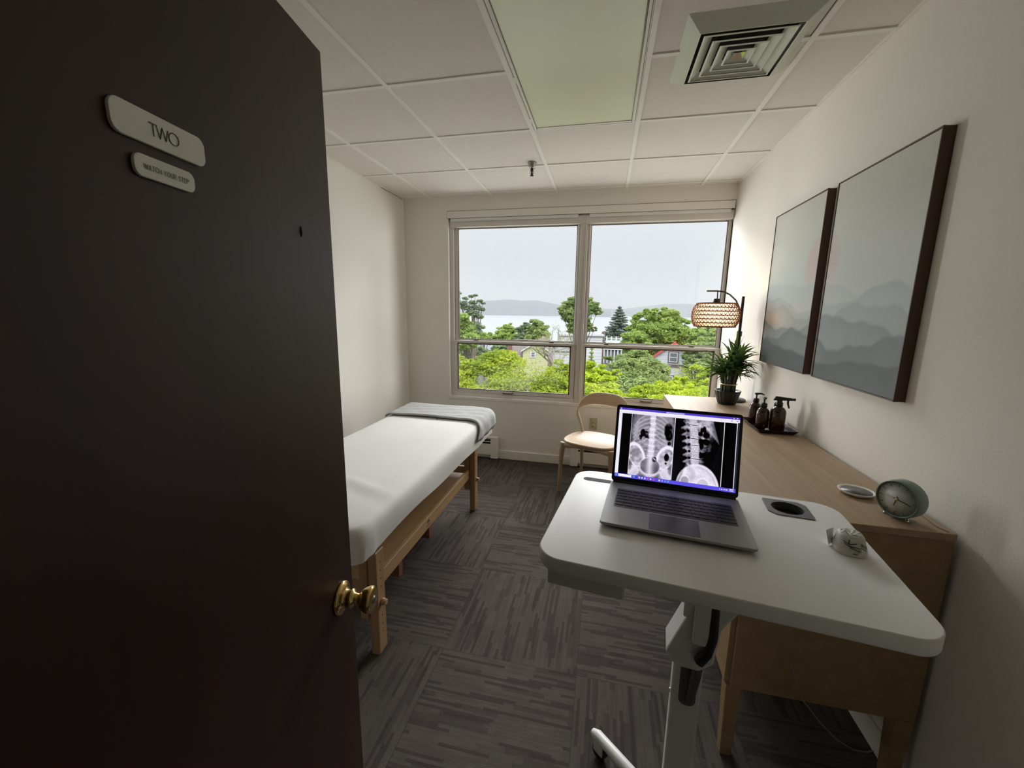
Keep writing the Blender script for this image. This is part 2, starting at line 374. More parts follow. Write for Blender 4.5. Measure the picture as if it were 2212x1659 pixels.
# ------------------------------------------------------------------ windows
def window(name, gx0, gx1, fx0, fx1, lx):
    """two stacked sashes; gx upper glass edges, fx frame outer edges"""
    Y0, Y1 = .035, .13
    ZT, ZB = 2.30, .635
    b = MB()
    b.box(fx0, gx0-.035, Y0, Y1, ZB, ZT+.09); b.box(gx1+.035, fx1, Y0, Y1, ZB, ZT+.09)
    b.box(gx0-.035, gx1+.035, Y0, Y1, ZT+.02, ZT+.09); b.box(gx0-.035, gx1+.035, Y0, Y1, ZB, .672)
    root = tag(b.build(name, M['frame'], bev=.003), kind='structure')
    # upper sash, set back
    b = MB(); b.box(gx0-.035, gx0, .07, .10, 1.197, ZT+.02); b.box(gx1, gx1+.035, .07, .10, 1.197, ZT+.02)
    b.box(gx0, gx1, .07, .10, ZT+.008, ZT+.02); b.box(gx0, gx1, .07, .10, 1.197, 1.226)
    us = b.build('upper_sash', M['frame'], root, bev=.003)
    b = MB()
    for a0, a1, c0, c1 in ((gx0, gx0+.006, 1.226, ZT+.008), (gx1-.006, gx1, 1.226, ZT+.008), (gx0, gx1, ZT+.002, ZT+.008), (gx0, gx1, 1.226, 1.231)):
        b.box(a0, a1, .074, .088, c0, c1)
    b.build('gasket', M['frame_dark'], us)
    b = MB(); b.box(gx0, gx1, .080, .084, 1.226, ZT+.008); b.build('pane', M['glass'], us)
    # lower sash, nearer the room
    L0, L1 = gx0-.004, gx1-.014
    b = MB(); b.box(L0-.032, L0, .036, .066, .672, 1.212); b.box(L1, L1+.042, .036, .066, .672, 1.212)
    b.box(L0, L1, .034, .068, 1.188, 1.212); b.box(L0, L1, .036, .066, .672, .706); b.box(L0-.032, L1+.042, .026, .036, 1.199, 1.213)
    ls = b.build('lower_sash', M['frame'], root, bev=.003)
    b = MB()
    for a0, a1, c0, c1 in ((L0, L0+.010, .706, 1.188), (L1-.014, L1, .706, 1.188), (L0, L1, 1.176, 1.188), (L0, L1, .706, .714)):
        b.box(a0, a1, .040, .055, c0, c1)
    b.build('gasket', M['frame_dark'], ls)
    b = MB(); b.box(L0, L1, .048, .052, .706, 1.188); b.build('pane', M['glass'], ls)
    b = MB(); b.prism([(-.055, 0), (.055, 0), (.05, -.022), (.03, -.028), (-.03, -.028), (-.05, -.022)], 0, .014, T(lx, .036, .684))
    b.build('sash_lift', M['brass_dull'], ls, bev=.002)
    for sx_ in (gx0+.19, gx1-.21):
        b = MB(); b.box(sx_-.022, sx_+.022, .04, .066, 1.212, 1.217); b.tube([(sx_-.02, .05, 1.221), (sx_+.02, .054, 1.223)], .006, 8)
        b.build('sash_lock', M['brass_dull'], ls)
    return root
window('window_1', .850, 2.024, .766, 2.055, 1.388)
window('window_2', 2.148, 3.306, 2.12, 3.335, 2.736)
b = MB(); b.box(2.055, 2.12, .02, .14, .635, 2.41); b.box(2.03, 2.145, .055, .07, .635, 2.39)
b.box(.778, 3.335, .06, .16, 2.385, 2.415); b.box(.79, 3.33, .018, .06, 2.312, 2.385)
b.box(2.068, 2.074, .012, .02, .637, 2.39); b.box(2.100, 2.106, .012, .02, .637, 2.39)
tag(b.build('trim_3', M['frame'], bev=.003), kind='structure')
b = MB(); b.box(.758, .777, -.004, .045, .60, 2.388); b.box(.758, 3.335, -.006, .045, .608, .636); tag(b.build('trim_4', M['trim'], bev=.002), kind='structure')
b = MB(); b.box(2.452, 2.545, -1.9165, -1.9125, ZC-.0015, ZC); b.box(3.0, 3.034, -1.9165, -1.9125, ZC-.0015, ZC); b.box(XL, XL+.004, -.42, -.03, ZC-.007, ZC-.001); b.box(3.033, 3.0355, -2.9, -1.94, ZC-.0015, ZC)
tag(b.build('gap_shade_strips', M['frame_dark']), kind='structure')  # dark strips painting the shade of gaps along tiles and left wall
ca = empty('shade_cassette', (0, 0, 0), 'long white roller shade cassette mounted above the window', 'blind')
b = MB(); b.box(.769, 3.326, -.010, -.003, 2.390, 2.4525); b.build('cassette', M['wall'], ca, bev=.002)
b = MB(); b.box(.765, 3.330, -.003, -.0005, 2.388, 2.4565); b.build('crack_shade', M['frame_dark'], ca)  # dark backing sheet painting the shaded crack around the cassette
for a0, a1 in ((.80, 2.03), (2.13, 3.30)):
    b = MB(); b.box(a0, a1, .0, .016, 2.362, 2.392); b.build('rolled_shade', M['sheet'], ca)

# heaters
def heater(x0, x1, label, endl, endr):
    r = empty('baseboard_heater', ((x0+x1)/2, 0, 0), label, 'heater', 'white baseboard heaters below the window')
    def bx(nm, m, *a, bev=.003):
        q = MB(); q.box(a[0]-(x0+x1)/2, a[1]-(x0+x1)/2, *a[2:]); q.build(nm, m, r, bev=bev)
    q = MB(); c = (x0+x1)/2
    q.box(x0-c, x1-c, -.022, -.015, .03, .235); q.box(x0-c, x1-c, -.066, -.015, .222, .235); q.box(x0-c, x1-c, -.066, -.058, .05, .165)
    q.box(x0-c, x1-c, -.062, -.030, .185, .192)
    q.build('casing', M['trim'], r, bev=.002)
    q = MB(); q.box(x0-c+.01, x1-c-.01, -.05, -.024, .06, .20); q.build('fins', M['vent_dark'], r)
    if endl: bx('end_cap', M['trim'], x0-.004, x0+.07, -.072, -.015, .015, .238)
    if endr: bx('end_cap', M['trim'], x1-.07, x1+.004, -.072, -.015, .015, .238)
heater(.33, 1.305, 'white baseboard heater behind the massage table', False, True)
heater(2.054, 3.30, 'white baseboard heater behind the wooden chair', True, False)

# outlet
ot = empty('wall_outlet', (2.258, 0, .445), 'beige electrical outlet on the wall framed by the chair back', 'outlet')
b = MB(); b.box(-.036, .036, -.006, 0, -.058, .058); b.build('cover_plate', M['beige'], ot, bev=.002)
for z in (-.02, .02):
    b = MB(); b.lathe([(.0165, 0), (.0165, .003)], 20, T(0, -.006, z) @ RX(PI/2)); s_ = b.build('socket', M['beige'], ot, bev=.0008)
    b = MB(); b.box(-.007, -.005, -.0096, -.0088, z-.004, z+.005); b.box(.005, .007, -.0096, -.0088, z-.004, z+.005); b.box(-.002, .002, -.0096, -.0088, z-.011, z-.008)
    b.build('slot', M['dark_plastic'], s_)

# ------------------------------------------------------------------ open door with signs and knob
DE = Vector((1.7618, -3.1718, 0)); DD = Vector((.1547, -.988, 0)).normalized()   # latch edge, towards the hinge
dang = math.atan2(DD.y, DD.x)                                                     # local +x runs to the hinge
DM = T(DE.x, DE.y, 0) @ RZ(dang)   # local +y = normal facing the viewer (to the right)
DW, DH = .86, 1.9966
b = MB(); b.box(0, DW, -.044, 0, .012, DH)
door = tag(b.build('door_1', M['door'], bev=.002), kind='structure'); door.matrix_world = DM
def rot_face(sx_, z, y=0.0):  # frame on the door face: x to the right as seen by the viewer (towards the latch), y up
    return Matrix(((-1, 0, 0, sx_), (0, 0, 1, y), (0, 1, 0, z), (0, 0, 0, 1)))
def sign(name, s0, s1, z0, z1, r, label):
    root = empty(name, (0, 0, 0), label, 'sign'); root.matrix_world = DM @ rot_face((s0+s1)/2, (z0+z1)/2, .0)
    w2, h2 = (s1-s0)/2, (z1-z0)/2
    q = MB(); q.prism(rrect(-w2, w2, -h2, h2, r, 10), .0006, .0046); q.build('plate', M['sign'], root, bev=.0006)
    return root
s1 = sign('room_sign', .3205, .4365, 1.6880, 1.7215, .0105, 'larger pale rounded sign reading TWO on the dark door')
def stroke(q, pts, w, z=.0050, closed=False):
    n = len(pts)
    for i in range(n if closed else n-1):
        (xa, ya), (xb, yb) = pts[i], pts[(i+1) % n]; dx, dy = xb-xa, yb-ya; L = math.hypot(dx, dy)
        nx, ny = -dy/L*w/2, dx/L*w/2; ex, ey = dx/L*w*.25, dy/L*w*.25
        q.add([(xa+nx-ex, ya+ny-ey, z), (xb+nx+ex, yb+ny+ey, z), (xb-nx+ex, yb-ny+ey, z), (xa-nx-ex, ya-ny-ey, z)], [(0, 3, 2, 1)])
        q.add([(xa+nx-ex, ya+ny-ey, z+.0004), (xb+nx+ex, yb+ny+ey, z+.0004), (xb-nx+ex, yb-ny+ey, z+.0004), (xa-nx-ex, ya-ny-ey, z+.0004)], [(0, 3, 2, 1)])
H_ = .0062; lw = .00085; q = MB()
stroke(q, [(-.0170, H_), (-.0075, H_)], lw); stroke(q, [(-.01225, H_), (-.01225, -H_)], lw)
stroke(q, [(-.0082, H_), (-.0046, -H_), (-.0010, H_), (.0026, -H_), (.0062, H_)], lw)
stroke(q, [(.0132+.0064*math.cos(a), .0064*math.sin(a)) for a in np.linspace(0, 2*PI, 29)[:-1]], lw, closed=True)
q.build('lettering', M['ink'], s1)
s2 = sign('caution_sign', .3415, .4175, 1.6525, 1.6755, .0085, 'smaller pale rounded sign reading WATCH YOUR STEP on the door')
GL = {'W': [[(0, 1), (.25, 0), (.5, 1), (.75, 0), (1, 1)]], 'A': [[(0, 0), (.5, 1), (1, 0)], [(.2, .38), (.8, .38)]], 'T': [[(0, 1), (1, 1)], [(.5, 1), (.5, 0)]],
 'C': [[(.95, .82), (.7, 1), (.3, 1), (.03, .7), (.03, .3), (.3, 0), (.7, 0), (.95, .18)]], 'H': [[(0, 0), (0, 1)], [(1, 0), (1, 1)], [(0, .5), (1, .5)]], 'Y': [[(0, 1), (.5, .5), (1, 1)], [(.5, .5), (.5, 0)]],
 'O': [[(.5, 1), (.85, .85), (1, .5), (.85, .15), (.5, 0), (.15, .15), (0, .5), (.15, .85), (.5, 1)]], 'U': [[(0, 1), (0, .3), (.25, 0), (.75, 0), (1, .3), (1, 1)]], 'R': [[(0, 0), (0, 1), (.7, 1), (1, .78), (.7, .52), (0, .52)], [(.5, .52), (1, 0)]],
 'S': [[(.95, .88), (.6, 1), (.2, .95), (.08, .72), (.5, .52), (.92, .3), (.8, .05), (.4, 0), (.05, .12)]], 'E': [[(1, 1), (0, 1), (0, 0), (1, 0)], [(0, .5), (.85, .5)]], 'P': [[(0, 0), (0, 1), (.7, 1), (1, .77), (.7, .5), (0, .5)]]}
WD = {'W': 1.35, 'O': 1.1, 'E': .7, 'T': .85, 'S': .75, ' ': .35}
txt = 'WATCH YOUR STEP'; hh_ = .0050; uw = .0034; gp = .00105; tw_ = sum(WD.get(c, .85)*uw+gp for c in txt)-gp; xx = -tw_/2; q = MB()
for c in txt:
    cw = WD.get(c, .85)*uw
    for st_ in GL.get(c, []): stroke(q, [(xx+a*cw, -.0030+b_*hh_) for a, b_ in st_], .00050)
    xx += cw+gp
q.build('lettering', M['ink_soft'], s2)
KM = DM @ T(.056, 0, .877) @ RX(-PI/2)
kn = empty('door_knob', (0, 0, 0)); kn.parent = door; kn.matrix_parent_inverse = Matrix(); kn.matrix_local = T(.056, 0, .877) @ RX(-PI/2)
b = MB(); b.lathe([(.0365, 0), (.037, .003), (.034, .007), (.024, .010), (.019, .013), (.0175, .020), (.0205, .024), (.0205, .027), (.0135, .031), (.0115, .036), (.0115, .041)], 36)
b.build('rosette', M['brass'], kn)
b = MB(); b.lathe([(.0115, .041), (.017, .046), (.0245, .054), (.0285, .064), (.029, .069), (.027, .073), (.020, .0745), (.0001, .075)], 36)
b.build('knob', M['brass'], kn)
b = MB(); b.lathe([(.0085, .0745), (.0085, .0765), (.0001, .0768)], 20); b.box(-.001, .001, -.005, .005, .0766, .0772); b.build('keyhole', M['steel'], kn)
b = MB(); b.tube([(.1105, .0006, 1.642), (.1115, .0012, 1.651), (.1105, .0006, 1.660)], [.0006, .0022, .0006], 6, M=None, flat=.5); b.build('chip', M['mark'], door)
for z in (.25, 1.75):
    b = MB(); b.tube([(DW+.004, -.002, z-.045), (DW+.004, -.002, z+.045)], .006, 10); b.build('hinge', M['brass'], door)

# ------------------------------------------------------------------ ceiling things
cl = empty('ceiling_light', ((3.5)*G, -1.93, ZC), 'long unlit fluorescent ceiling light with yellowish diffuser panel', 'light')
x0, x1, y0, y1 = 3*G+.013, 4*G-.013, -2.54+.013-0, -1.3192-.013
cx_, cy_ = 3.5*G, -1.93
def rl(q, a0, a1, c0, c1, z0, z1): return q.box(a0-cx_, a1-cx_, c0-cy_, c1-cy_, z0, z1)
b = MB(); t_ = .020
rl(b, x0, x0+t_, y0, y1, -.010, .0); rl(b, x1-t_, x1, y0, y1, -.010, .0); rl(b, x0+t_, x1-t_, y1-t_, y1, -.010, .0); rl(b, x0+t_, x1-t_, y0, y0+t_, -.010, .0)
b.build('frame', M['tbar'], cl, bev=.002)
b = MB(); 
for dx in (.004, .0225):
    rl(b, x0+dx, x0+dx+.0022, y0, y1, -.0106, -.0098); rl(b, x1-dx-.0022, x1-dx, y0, y1, -.0106, -.0098)
rl(b, x0+.0225, x1-.0225, y1-.0245, y1-.0225, -.0106, -.0098)
b.build('shadow_gap', M['frame_dark'], cl)  # dark strips laid on the frame, painting the shade of its gaps
b = MB(); rl(b, x0+t_, x1-t_, y0+t_, y1-t_, -.0075, -.003); b.build('diffuser', M['diff'], cl)
for k in range(2):
    b = MB(); rl(b, x0+.001, x0+.010, y1-.10-.42*k-.05, y1-.10-.42*k, -.013, -.009); b.build('latch', M['tbar'], cl)

vt = empty('ceiling_vent', (2.785, -1.925, ZC), 'square metal air diffuser with nested louvers on the ceiling', 'vent')
def ring(q, h0, z0, h1, z1, th=.0016):
    V = []
    for h, z in ((h0, z0), (h1, z1), (h1-th, z1+th*.2), (h0-th, z0+th*.2)):
        V += [(-h, -h, z), (h, -h, z), (h, h, z), (-h, h, z)]
    F = []
    for a_, b_ in ((0, 4), (4, 8), (8, 12), (12, 0)):
        for k in range(4):
            F.append((a_+k, a_+(k+1) % 4, b_+(k+1) % 4, b_+k))
    q.add(V, F)
hh = .232
b = MB(); ring(b, hh, 0, .178, -.040, .003); b.build('flared_frame', M['vent'], vt)
b = MB(); b.box(-.175, .175, -.175, .175, -.004, -.001); b.build('throat', M['vent_dark'], vt)
for h in (.160, .122, .086, .050):
    b = MB(); ring(b, h, -.040, h-.034, -.020); ring(b, h+.002, -.0400, h-.004, -.0415); b.build('louver', M['vent'], vt)
b = MB(); V = [(-.022, -.022, -.036), (.022, -.022, -.036), (.022, .022, -.036), (-.022, .022, -.036), (0, 0, -.02)]
b.add(V, [(0, 1, 4), (1, 2, 4), (2, 3, 4), (3, 0, 4)]); b.build('center_cone', M['chrome'], vt)

sp = empty('fire_sprinkler', (1.735, -.775, ZC), 'small metal sprinkler head hanging from the ceiling', 'sprinkler')
b = MB(); b.lathe([(.034, 0), (.033, -.006), (.024, -.030), (.022, -.040), (.0001, -.040)], 28); b.build('escutcheon', M['steel'], sp)
b = MB(); b.lathe([(.009, -.038), (.009, -.050), (.012, -.052), (.012, -.056), (.007, -.058), (.006, -.085), (.0001, -.085)], 16)
b.tube([(-.011, 0, -.055), (-.013, 0, -.070), (-.003, 0, -.088)], .002, 6); b.tube([(.011, 0, -.055), (.013, 0, -.070), (.003, 0, -.088)], .002, 6)
b.build('spray_head', M['black_metal'], sp)
b = MB(); b.lathe([(.014, -.088), (.014, -.091), (.0001, -.092)], 20); b.build('deflector', M['black_metal'], sp)

# ------------------------------------------------------------------ pictures
def painting(y0, y1, z0, z1, sunc, label, seed):
    """y0 nearer the window"""
    yc, zc = (y0+y1)/2, (z0+z1)/2
    r = empty('framed_painting', (XR, yc, zc), label, 'painting', None)
    w2, h2 = abs(y1-y0)/2, (z1-z0)/2; t = .0045; dp = .036
    b = MB(); b.box(-dp, -.001, -w2, -w2+t, -h2, h2); b.box(-dp, -.001, w2-t, w2, -h2, h2); b.box(-dp, -.001, -w2, w2, h2-t, h2); b.box(-dp, -.001, -w2, w2, -h2, -h2+t)
    b.build('frame', M['frame_walnut'], r, bev=.0008)
    nu, nv = 150, 220
    U, V = np.meshgrid(np.linspace(0, 1, nu), np.linspace(0, 1, nv))        # U from window side to near side, V up
    def L3(c): return np.array(lin(c))
    c = np.zeros((nv, nu, 3)); top = L3((203, 205, 194)); mid = L3((184, 191, 186)); 
    k = np.clip((1-V)/.55, 0, 1)[..., None]; c[:] = top*(1-k)+mid*k
    rs = np.random.RandomState(seed)
    x = U + (0 if seed == 1 else 1.16)                                     # the pair shares one landscape
    sd_ = np.sqrt(((x-1.05)*.68)**2 + ((V-.60)*1.0)**2)
    s = np.clip((.20-sd_)/.05, 0, 1)[..., None]*np.clip((V-.46)/.12, 0, 1)[..., None]*.5
    c = c*(1-s)+L3((205, 160, 160))*s
    glow = np.exp(-((x-.12)/.40)**2-((V-.30)/.085)**2)[..., None]*.7
    layers = [(.475, .06, 2.0, .5, (172, 180, 178)), (.415, .05, 3.1, 1.7, (157, 167, 167)), (.35, .045, 4.3, .3, (140, 151, 152)), (.29, .045, 3.5, 2.9, (117, 128, 130)), (.21, .04, 4.8, 4.1, (92, 103, 106)), (.12, .03, 3.0, 1.1, (68, 78, 82))]
    for i, (h, a_, fr, ph, cc) in enumerate(layers):
        e = h + a_*np.sin(x*fr+ph) + a_*.35*np.sin(x*fr*2.7+ph*2+i) + a_*.12*np.sin(x*fr*7.1+i)
        m_ = np.clip((e-V)/.016, 0, 1); fade = np.clip(1-(e-V)/.14, .0, 1); wgt = (m_*(.35+.65*fade))[..., None]*(.8 if i < 3 else .9)
        c = c*(1-wgt)+L3(cc)*wgt
        if i == 2: c = c*(1-glow)+L3((206, 178, 158))*glow
    dk = np.clip((.34-V)/.34, 0, 1)[..., None]*.55; c = c*(1-dk)+L3((50, 60, 66))*dk
    c *= 1+rs.normal(0, .015, (nv, nu, 1))
    g_ = t+.001
    P = np.zeros((nv, nu, 3)); P[..., 0] = -dp+.003; P[..., 1] = (w2-g_)-(2*(w2-g_))*U; P[..., 2] = -(h2-g_)+2*(h2-g_)*V
    idx = np.arange(nu*nv).reshape(nv, nu)
    F = np.stack([idx[:-1, :-1], idx[1:, :-1], idx[1:, 1:], idx[:-1, 1:]], -1).reshape(-1, 4)
    C = np.concatenate([np.clip(c, 0, 1).reshape(-1, 3), np.ones((nu*nv, 1))], 1)
    np_mesh('canvas', P.reshape(-1, 3), F, PAINT, r, colr=C)
PAINT = vcol_paint('painted_canvas', .38)
painting(-1.035, -1.635, 1.225, 2.102, None, 'framed misty mountain painting nearer the window', 1)
painting(-1.725, -2.312, 1.228, 2.098, None, 'framed misty mountain painting farther from the window', 2)

# ------------------------------------------------------------------ cabinet
CX0, CX1, CY0, CY1, CZ0, CZ1 = 2.775, 3.318, -2.635, -.755, .278, .915
cb = empty('oak_cabinet', ((CX0+CX1)/2, (CY0+CY1)/2, 0), 'long oak sideboard on legs along the right wall', 'cabinet')
ox, oy = (CX0+CX1)/2, (CY0+CY1)/2
b = MB(); b.box(CX0+.018-ox, CX1-ox, CY0+.004-oy, CY1-.004-oy, CZ0, CZ1-.022); b.build('body', M['cab'], cb, bev=.002)
b = MB(); b.box(CX0-ox, CX1-ox, CY0-oy, CY1-oy, CZ1-.022, CZ1); b.build('top', M['cabtop'], cb, bev=.002)
nd = 4; L_ = (CY1-CY0-.03)/nd
for k in range(nd):
    q = MB(); a0 = CY0+.015+k*L_+.003; q.box(CX0+.001-ox, CX0+.018-ox, a0-oy, a0+L_-.006-oy, CZ0+.006, CZ1-.026)
    dr = q.build('door', M['cab'], cb, bev=.0015)
    q = MB(); hy = a0+(L_-.03 if k % 2 == 0 else .03); q.box(CX0-.010-ox, CX0+.001-ox, hy-.005-oy, hy+.005-oy, .66, .80); q.build('handle', M['brass_dull'], dr, bev=.002)
for x_ in (CX0+.004, CX1-.052):
    for y_ in (CY0+.002, CY1-.052):
        q = MB(); q.add([(x_-ox, y_-oy, CZ0+.002), (x_+.05-ox, y_-oy, CZ0+.002), (x_+.05-ox, y_+.05-oy, CZ0+.002), (x_-ox, y_+.05-oy, CZ0+.002),
                        (x_+.008-ox, y_+.006-oy, 0), (x_+.044-ox, y_+.006-oy, 0), (x_+.044-ox, y_+.044-oy, 0), (x_+.008-ox, y_+.044-oy, 0)],
                       [(0, 1, 2, 3), (7, 6, 5, 4), (0, 4, 5, 1), (1, 5, 6, 2), (2, 6, 7, 3), (3, 7, 4, 0)])
        q.build('leg', M['cab'], cb, bev=.003)

# ------------------------------------------------------------------ things on the cabinet
# lamp
lx, ly = 3.225, -.83
lp = empty('table_lamp', (lx, ly, CZ1), 'black arched table lamp with lit woven orange shade', 'lamp')
b = MB(); b.lathe([(.001, 0), (.085, 0), (.087, .006), (.083, .014), (.02, .018), (.014, .03), (.001, .03)], 36); b.build('base', M['black_metal'], lp)
b = MB(); b.tube([(0, 0, .02), (0, 0, .46)], .0125, 14); b.tube([(0, 0, .452), (0, 0, .487)], .0165, 14); b.tube([(0, 0, .48), (0, 0, .722)], .0095, 12); b.build('pole', M['black_metal'], lp)
arc = [(-.004, 0, .585)] + [(-.002-.13*math.sin(t)-.0, 0, .585+.17*(1-math.cos(t))) for t in []]
arc = [(-.006, 0, .60), (-.018, 0, .645), (-.045, 0, .695), (-.085, 0, .732), (-.125, 0, .752), (-.165, 0, .757), (-.235, 0, .757)]
b = MB(); b.tube(arc, .0055, 10); b.build('arm', M['black_metal'], lp)
SX, SZ = -.165, .595          # shade centre in lamp space
b = MB(); b.tube([(SX, 0, .757), (SX+.002, 0, .70)], .004, 8); b.lathe([(.001, .705), (.0235, .705), (.0235, .655), (.001, .655)][::-1], 24, T(SX, 0, 0)); b.build('lamp_socket', M['black_metal'], lp)
def sprof(t):  # t 0..1 bottom to top -> (r, z)
    z = -.078+.156*t; r = .112+.040*math.sqrt(max(0, 1-((t-.48)/.54)**2)); return r, SZ+z
NR, NS = 6, 36; q = MB()
for k in range(NR+1):
    r_, z_ = sprof(k/NR)
    q.tube([(SX+r_*math.cos(a), r_*math.sin(a), z_) for a in np.linspace(0, 2*PI, 53)], 0.0042 if 0 < k < NR else .0052, 6, cap=False)
for k in range(NR):
    for i in range(NS):
        a0, a1 = 2*PI*i/NS, 2*PI*(i+.5)/NS; am = 2*PI*(i+1)/NS
        (ra, za), (rb, zb) = sprof(k/NR), sprof((k+1)/NR)
        q.tube([(SX+ra*math.cos(a0), ra*math.sin(a0), za), (SX+rb*math.cos(a1), rb*math.sin(a1), zb), (SX+ra*math.cos(am), ra*math.sin(am), za)], .0026, 5, cap=False)
r_, z_ = sprof(1); q.tube([(SX-r_, 0, z_), (SX+r_, 0, z_)], .002, 5); q.tube([(SX, -r_, z_), (SX, r_, z_)], .002, 5)
shade = q.build('woven_shade', M['rope'], lp)
g = NG('shade_liner'); g.t.nodes.remove(g.p); d_ = g.n('ShaderNodeBsdfDiffuse'); t2 = g.n('ShaderNodeBsdfTranslucent'); mx = g.n('ShaderNodeMixShader')
tcn = g.n('ShaderNodeTexCoord'); nz = g.n('ShaderNodeTexNoise'); nz.inputs['Scale'].default_value = 200; g.l(tcn.outputs['Object'], nz.inputs[0])
cc = g.mix(nz.outputs[0], (.86, .78, .62), (.92, .86, .72)); g.l(cc, d_.inputs[0]); g.l(cc, t2.inputs[0])
mx.inputs[0].default_value = .6; g.l(d_.outputs[0], mx.inputs[1]); g.l(t2.outputs[0], mx.inputs[2]); g.l(mx.outputs[0], g.out.inputs[0])
b = MB(); pr = [sprof(t) for t in np.linspace(0.0, 1.0, 9)]
V = []; F = []; sg = 48
for r_, z_ in pr:
    for k in range(sg): V.append((SX+(r_-.008)*math.cos(2*PI*k/sg), (r_-.008)*math.sin(2*PI*k/sg), z_))
for i in range(len(pr)-1):
    for k in range(sg): F.append((i*sg+k, i*sg+(k+1) % sg, (i+1)*sg+(k+1) % sg, (i+1)*sg+k))
b.add(V, F, True); b.build('liner', g.m, shade)
g = NG('bulb_glow'); g.t.nodes.remove(g.p); e_ = g.n('ShaderNodeEmission'); e_.inputs[0].default_value = (1, .70, .38, 1); e_.inputs[1].default_value = 85; g.l(e_.outputs[0], g.out.inputs[0])
b = MB(); b.lathe([(.001, .575), (.018, .582), (.026, .602), (.022, .625), (.013, .648), (.013, .656)], 20, T(SX, 0, 0)); b.build('bulb', g.m, lp)

# plant
px_, py_ = 3.153, -.965
pl = empty('lucky_bamboo', (px_, py_, CZ1), 'bushy lucky bamboo plant in black ribbed pot on the cabinet', 'plant')
b = MB(); b.lathe([(.048, 0), (.056, .006), (.078, .088), (.080, .094), (.074, .094), (.070, .088), (.001, .080)], 72, ribs=(18, .035)); b.build('pot', M['pot'], pl)
rnd = random.Random(5); q = MB()
stk = []
for i in range(19):
    a = rnd.uniform(0, 2*PI); r = .036*math.sqrt(rnd.random()) if i > 10 else .04
    if i <= 10: a = i/11*2*PI
    x_, y_ = r*math.cos(a), r*math.sin(a); h = rnd.uniform(.20, .33); stk.append((x_, y_, h, a))
    q.tube([(x_, y_, .07), (x_, y_, .15), (x_*1.25, y_*1.25, .20), (x_*1.7, y_*1.7, h)], [.0085, .0085, .008, .006], 8)
q.build('stalks', M['stalk'], pl)
b = MB()
for z_, rr in ((.137, .0525), (.140, .0527)): b.tube([(rr*math.cos(a), rr*math.sin(a), z_) for a in np.linspace(0, 2*PI, 41)], .0028, 6, cap=False)
b.build('tie_band', M['gold'], pl)
q = MB()
def blade(q, p0, az, L, wd, up, droop, tw):
    n = 8; V = []; F = []; p = Vector(p0); el = up
    for i in range(n+1):
        t = i/n; w_ = wd*(math.sin(PI*min(1, .12+t*.88)))**.8*(1-t*.25)
        d = Vector((math.cos(az)*math.cos(el), math.sin(az)*math.cos(el), math.sin(el)))
        sd2 = Vector((-math.sin(az), math.cos(az), 0)); nn = sd2.cross(d); sdd = sd2*math.cos(tw)+nn*math.sin(tw)
        c_ = p; V += [tuple(c_-sdd*w_/2), tuple(c_-nn*w_*.12), tuple(c_+sdd*w_/2)]
        p = p + d*(L/n); el -= droop/n*(.4+1.2*t)
    for i in range(n):
        a_ = i*3; F += [(a_, a_+1, a_+4, a_+3), (a_+1, a_+2, a_+5, a_+4)]
    q.add(V, F, True)
for x_, y_, h, a in stk:
    for j in range(10):
        t = rnd.uniform(.42, 1.0); z_ = .17+(h-.17)*t; az = a+rnd.gauss(0, 1.0)+rnd.choice((0, 0, 0, PI))
        up = rnd.uniform(.45, 1.35) if j < 7 else rnd.uniform(-.1, .6)
        blade(q, (x_*1.5, y_*1.5, z_), az, rnd.uniform(.09, .18), rnd.uniform(.015, .027), up, rnd.uniform(.5, 2.3), rnd.uniform(-.5, .5))
for az, up, L, dr in ((2.9, .55, .20, 1.1), (3.3, .35, .21, .8), (3.6, .15, .18, 1.0), (-1.2, .3, .19, 1.4), (-.9, .7, .20, 1.9), (-1.5, .1, .17, 1.6), (-.6, .95, .2, 2.0), (2.6, .9, .19, 1.5), (-1.0, .0, .16, .9)):
    blade(q, (.02*math.cos(az), .02*math.sin(az), .25), az, L*1.25, .019, up, dr, .2)
for az, z0, up, L in ((1.2, .32, 1.35, .20), (.4, .31, 1.3, .17), (2.2, .30, 1.25, .16), (-2, .3, 1.3, .15)):
    blade(q, (.02, .0, z0), az, L, .022, up, .25, .5)
q.build('leaves', M['leafin'], pl)

# tray and bottles
tr = empty('serving_tray', (3.205, -1.555, CZ1), 'black rectangular tray holding the brown bottles', 'tray')
def tray_mesh(w0, l0, w1, l1, h):
    q = MB(); P0 = [(-w0, -l0), (w0, -l0), (w0, l0), (-w0, l0)]; P1 = [(-w1, -l1), (w1, -l1), (w1, l1), (-w1, l1)]
    V = [(x, y, 0) for x, y in P0]+[(x, y, h) for x, y in P1]+[(x*.97, y*.98, h) for x, y in P1]+[(x*.94, y*.97, .004) for x, y in P0]
    F = [(3, 2, 1, 0), (12, 13, 14, 15)]
    for a_ in (0, 4, 8):
        for k in range(4): F.append((a_+k, a_+(k+1) % 4, a_+4+(k+1) % 4, a_+4+k))
    return q.add(V, F)
tray_mesh(.078, .118, .096, .136, .021).build('tray_body', M['tray'], tr, bev=.001)
BZ = CZ1+.004
def bottle_prof(r, h, neck): return [(r*.92, 0), (r, .004), (r, h*.76), (r*.93, h*.84), (r*.72, h*.92), (neck, h), (neck, h+.006)]
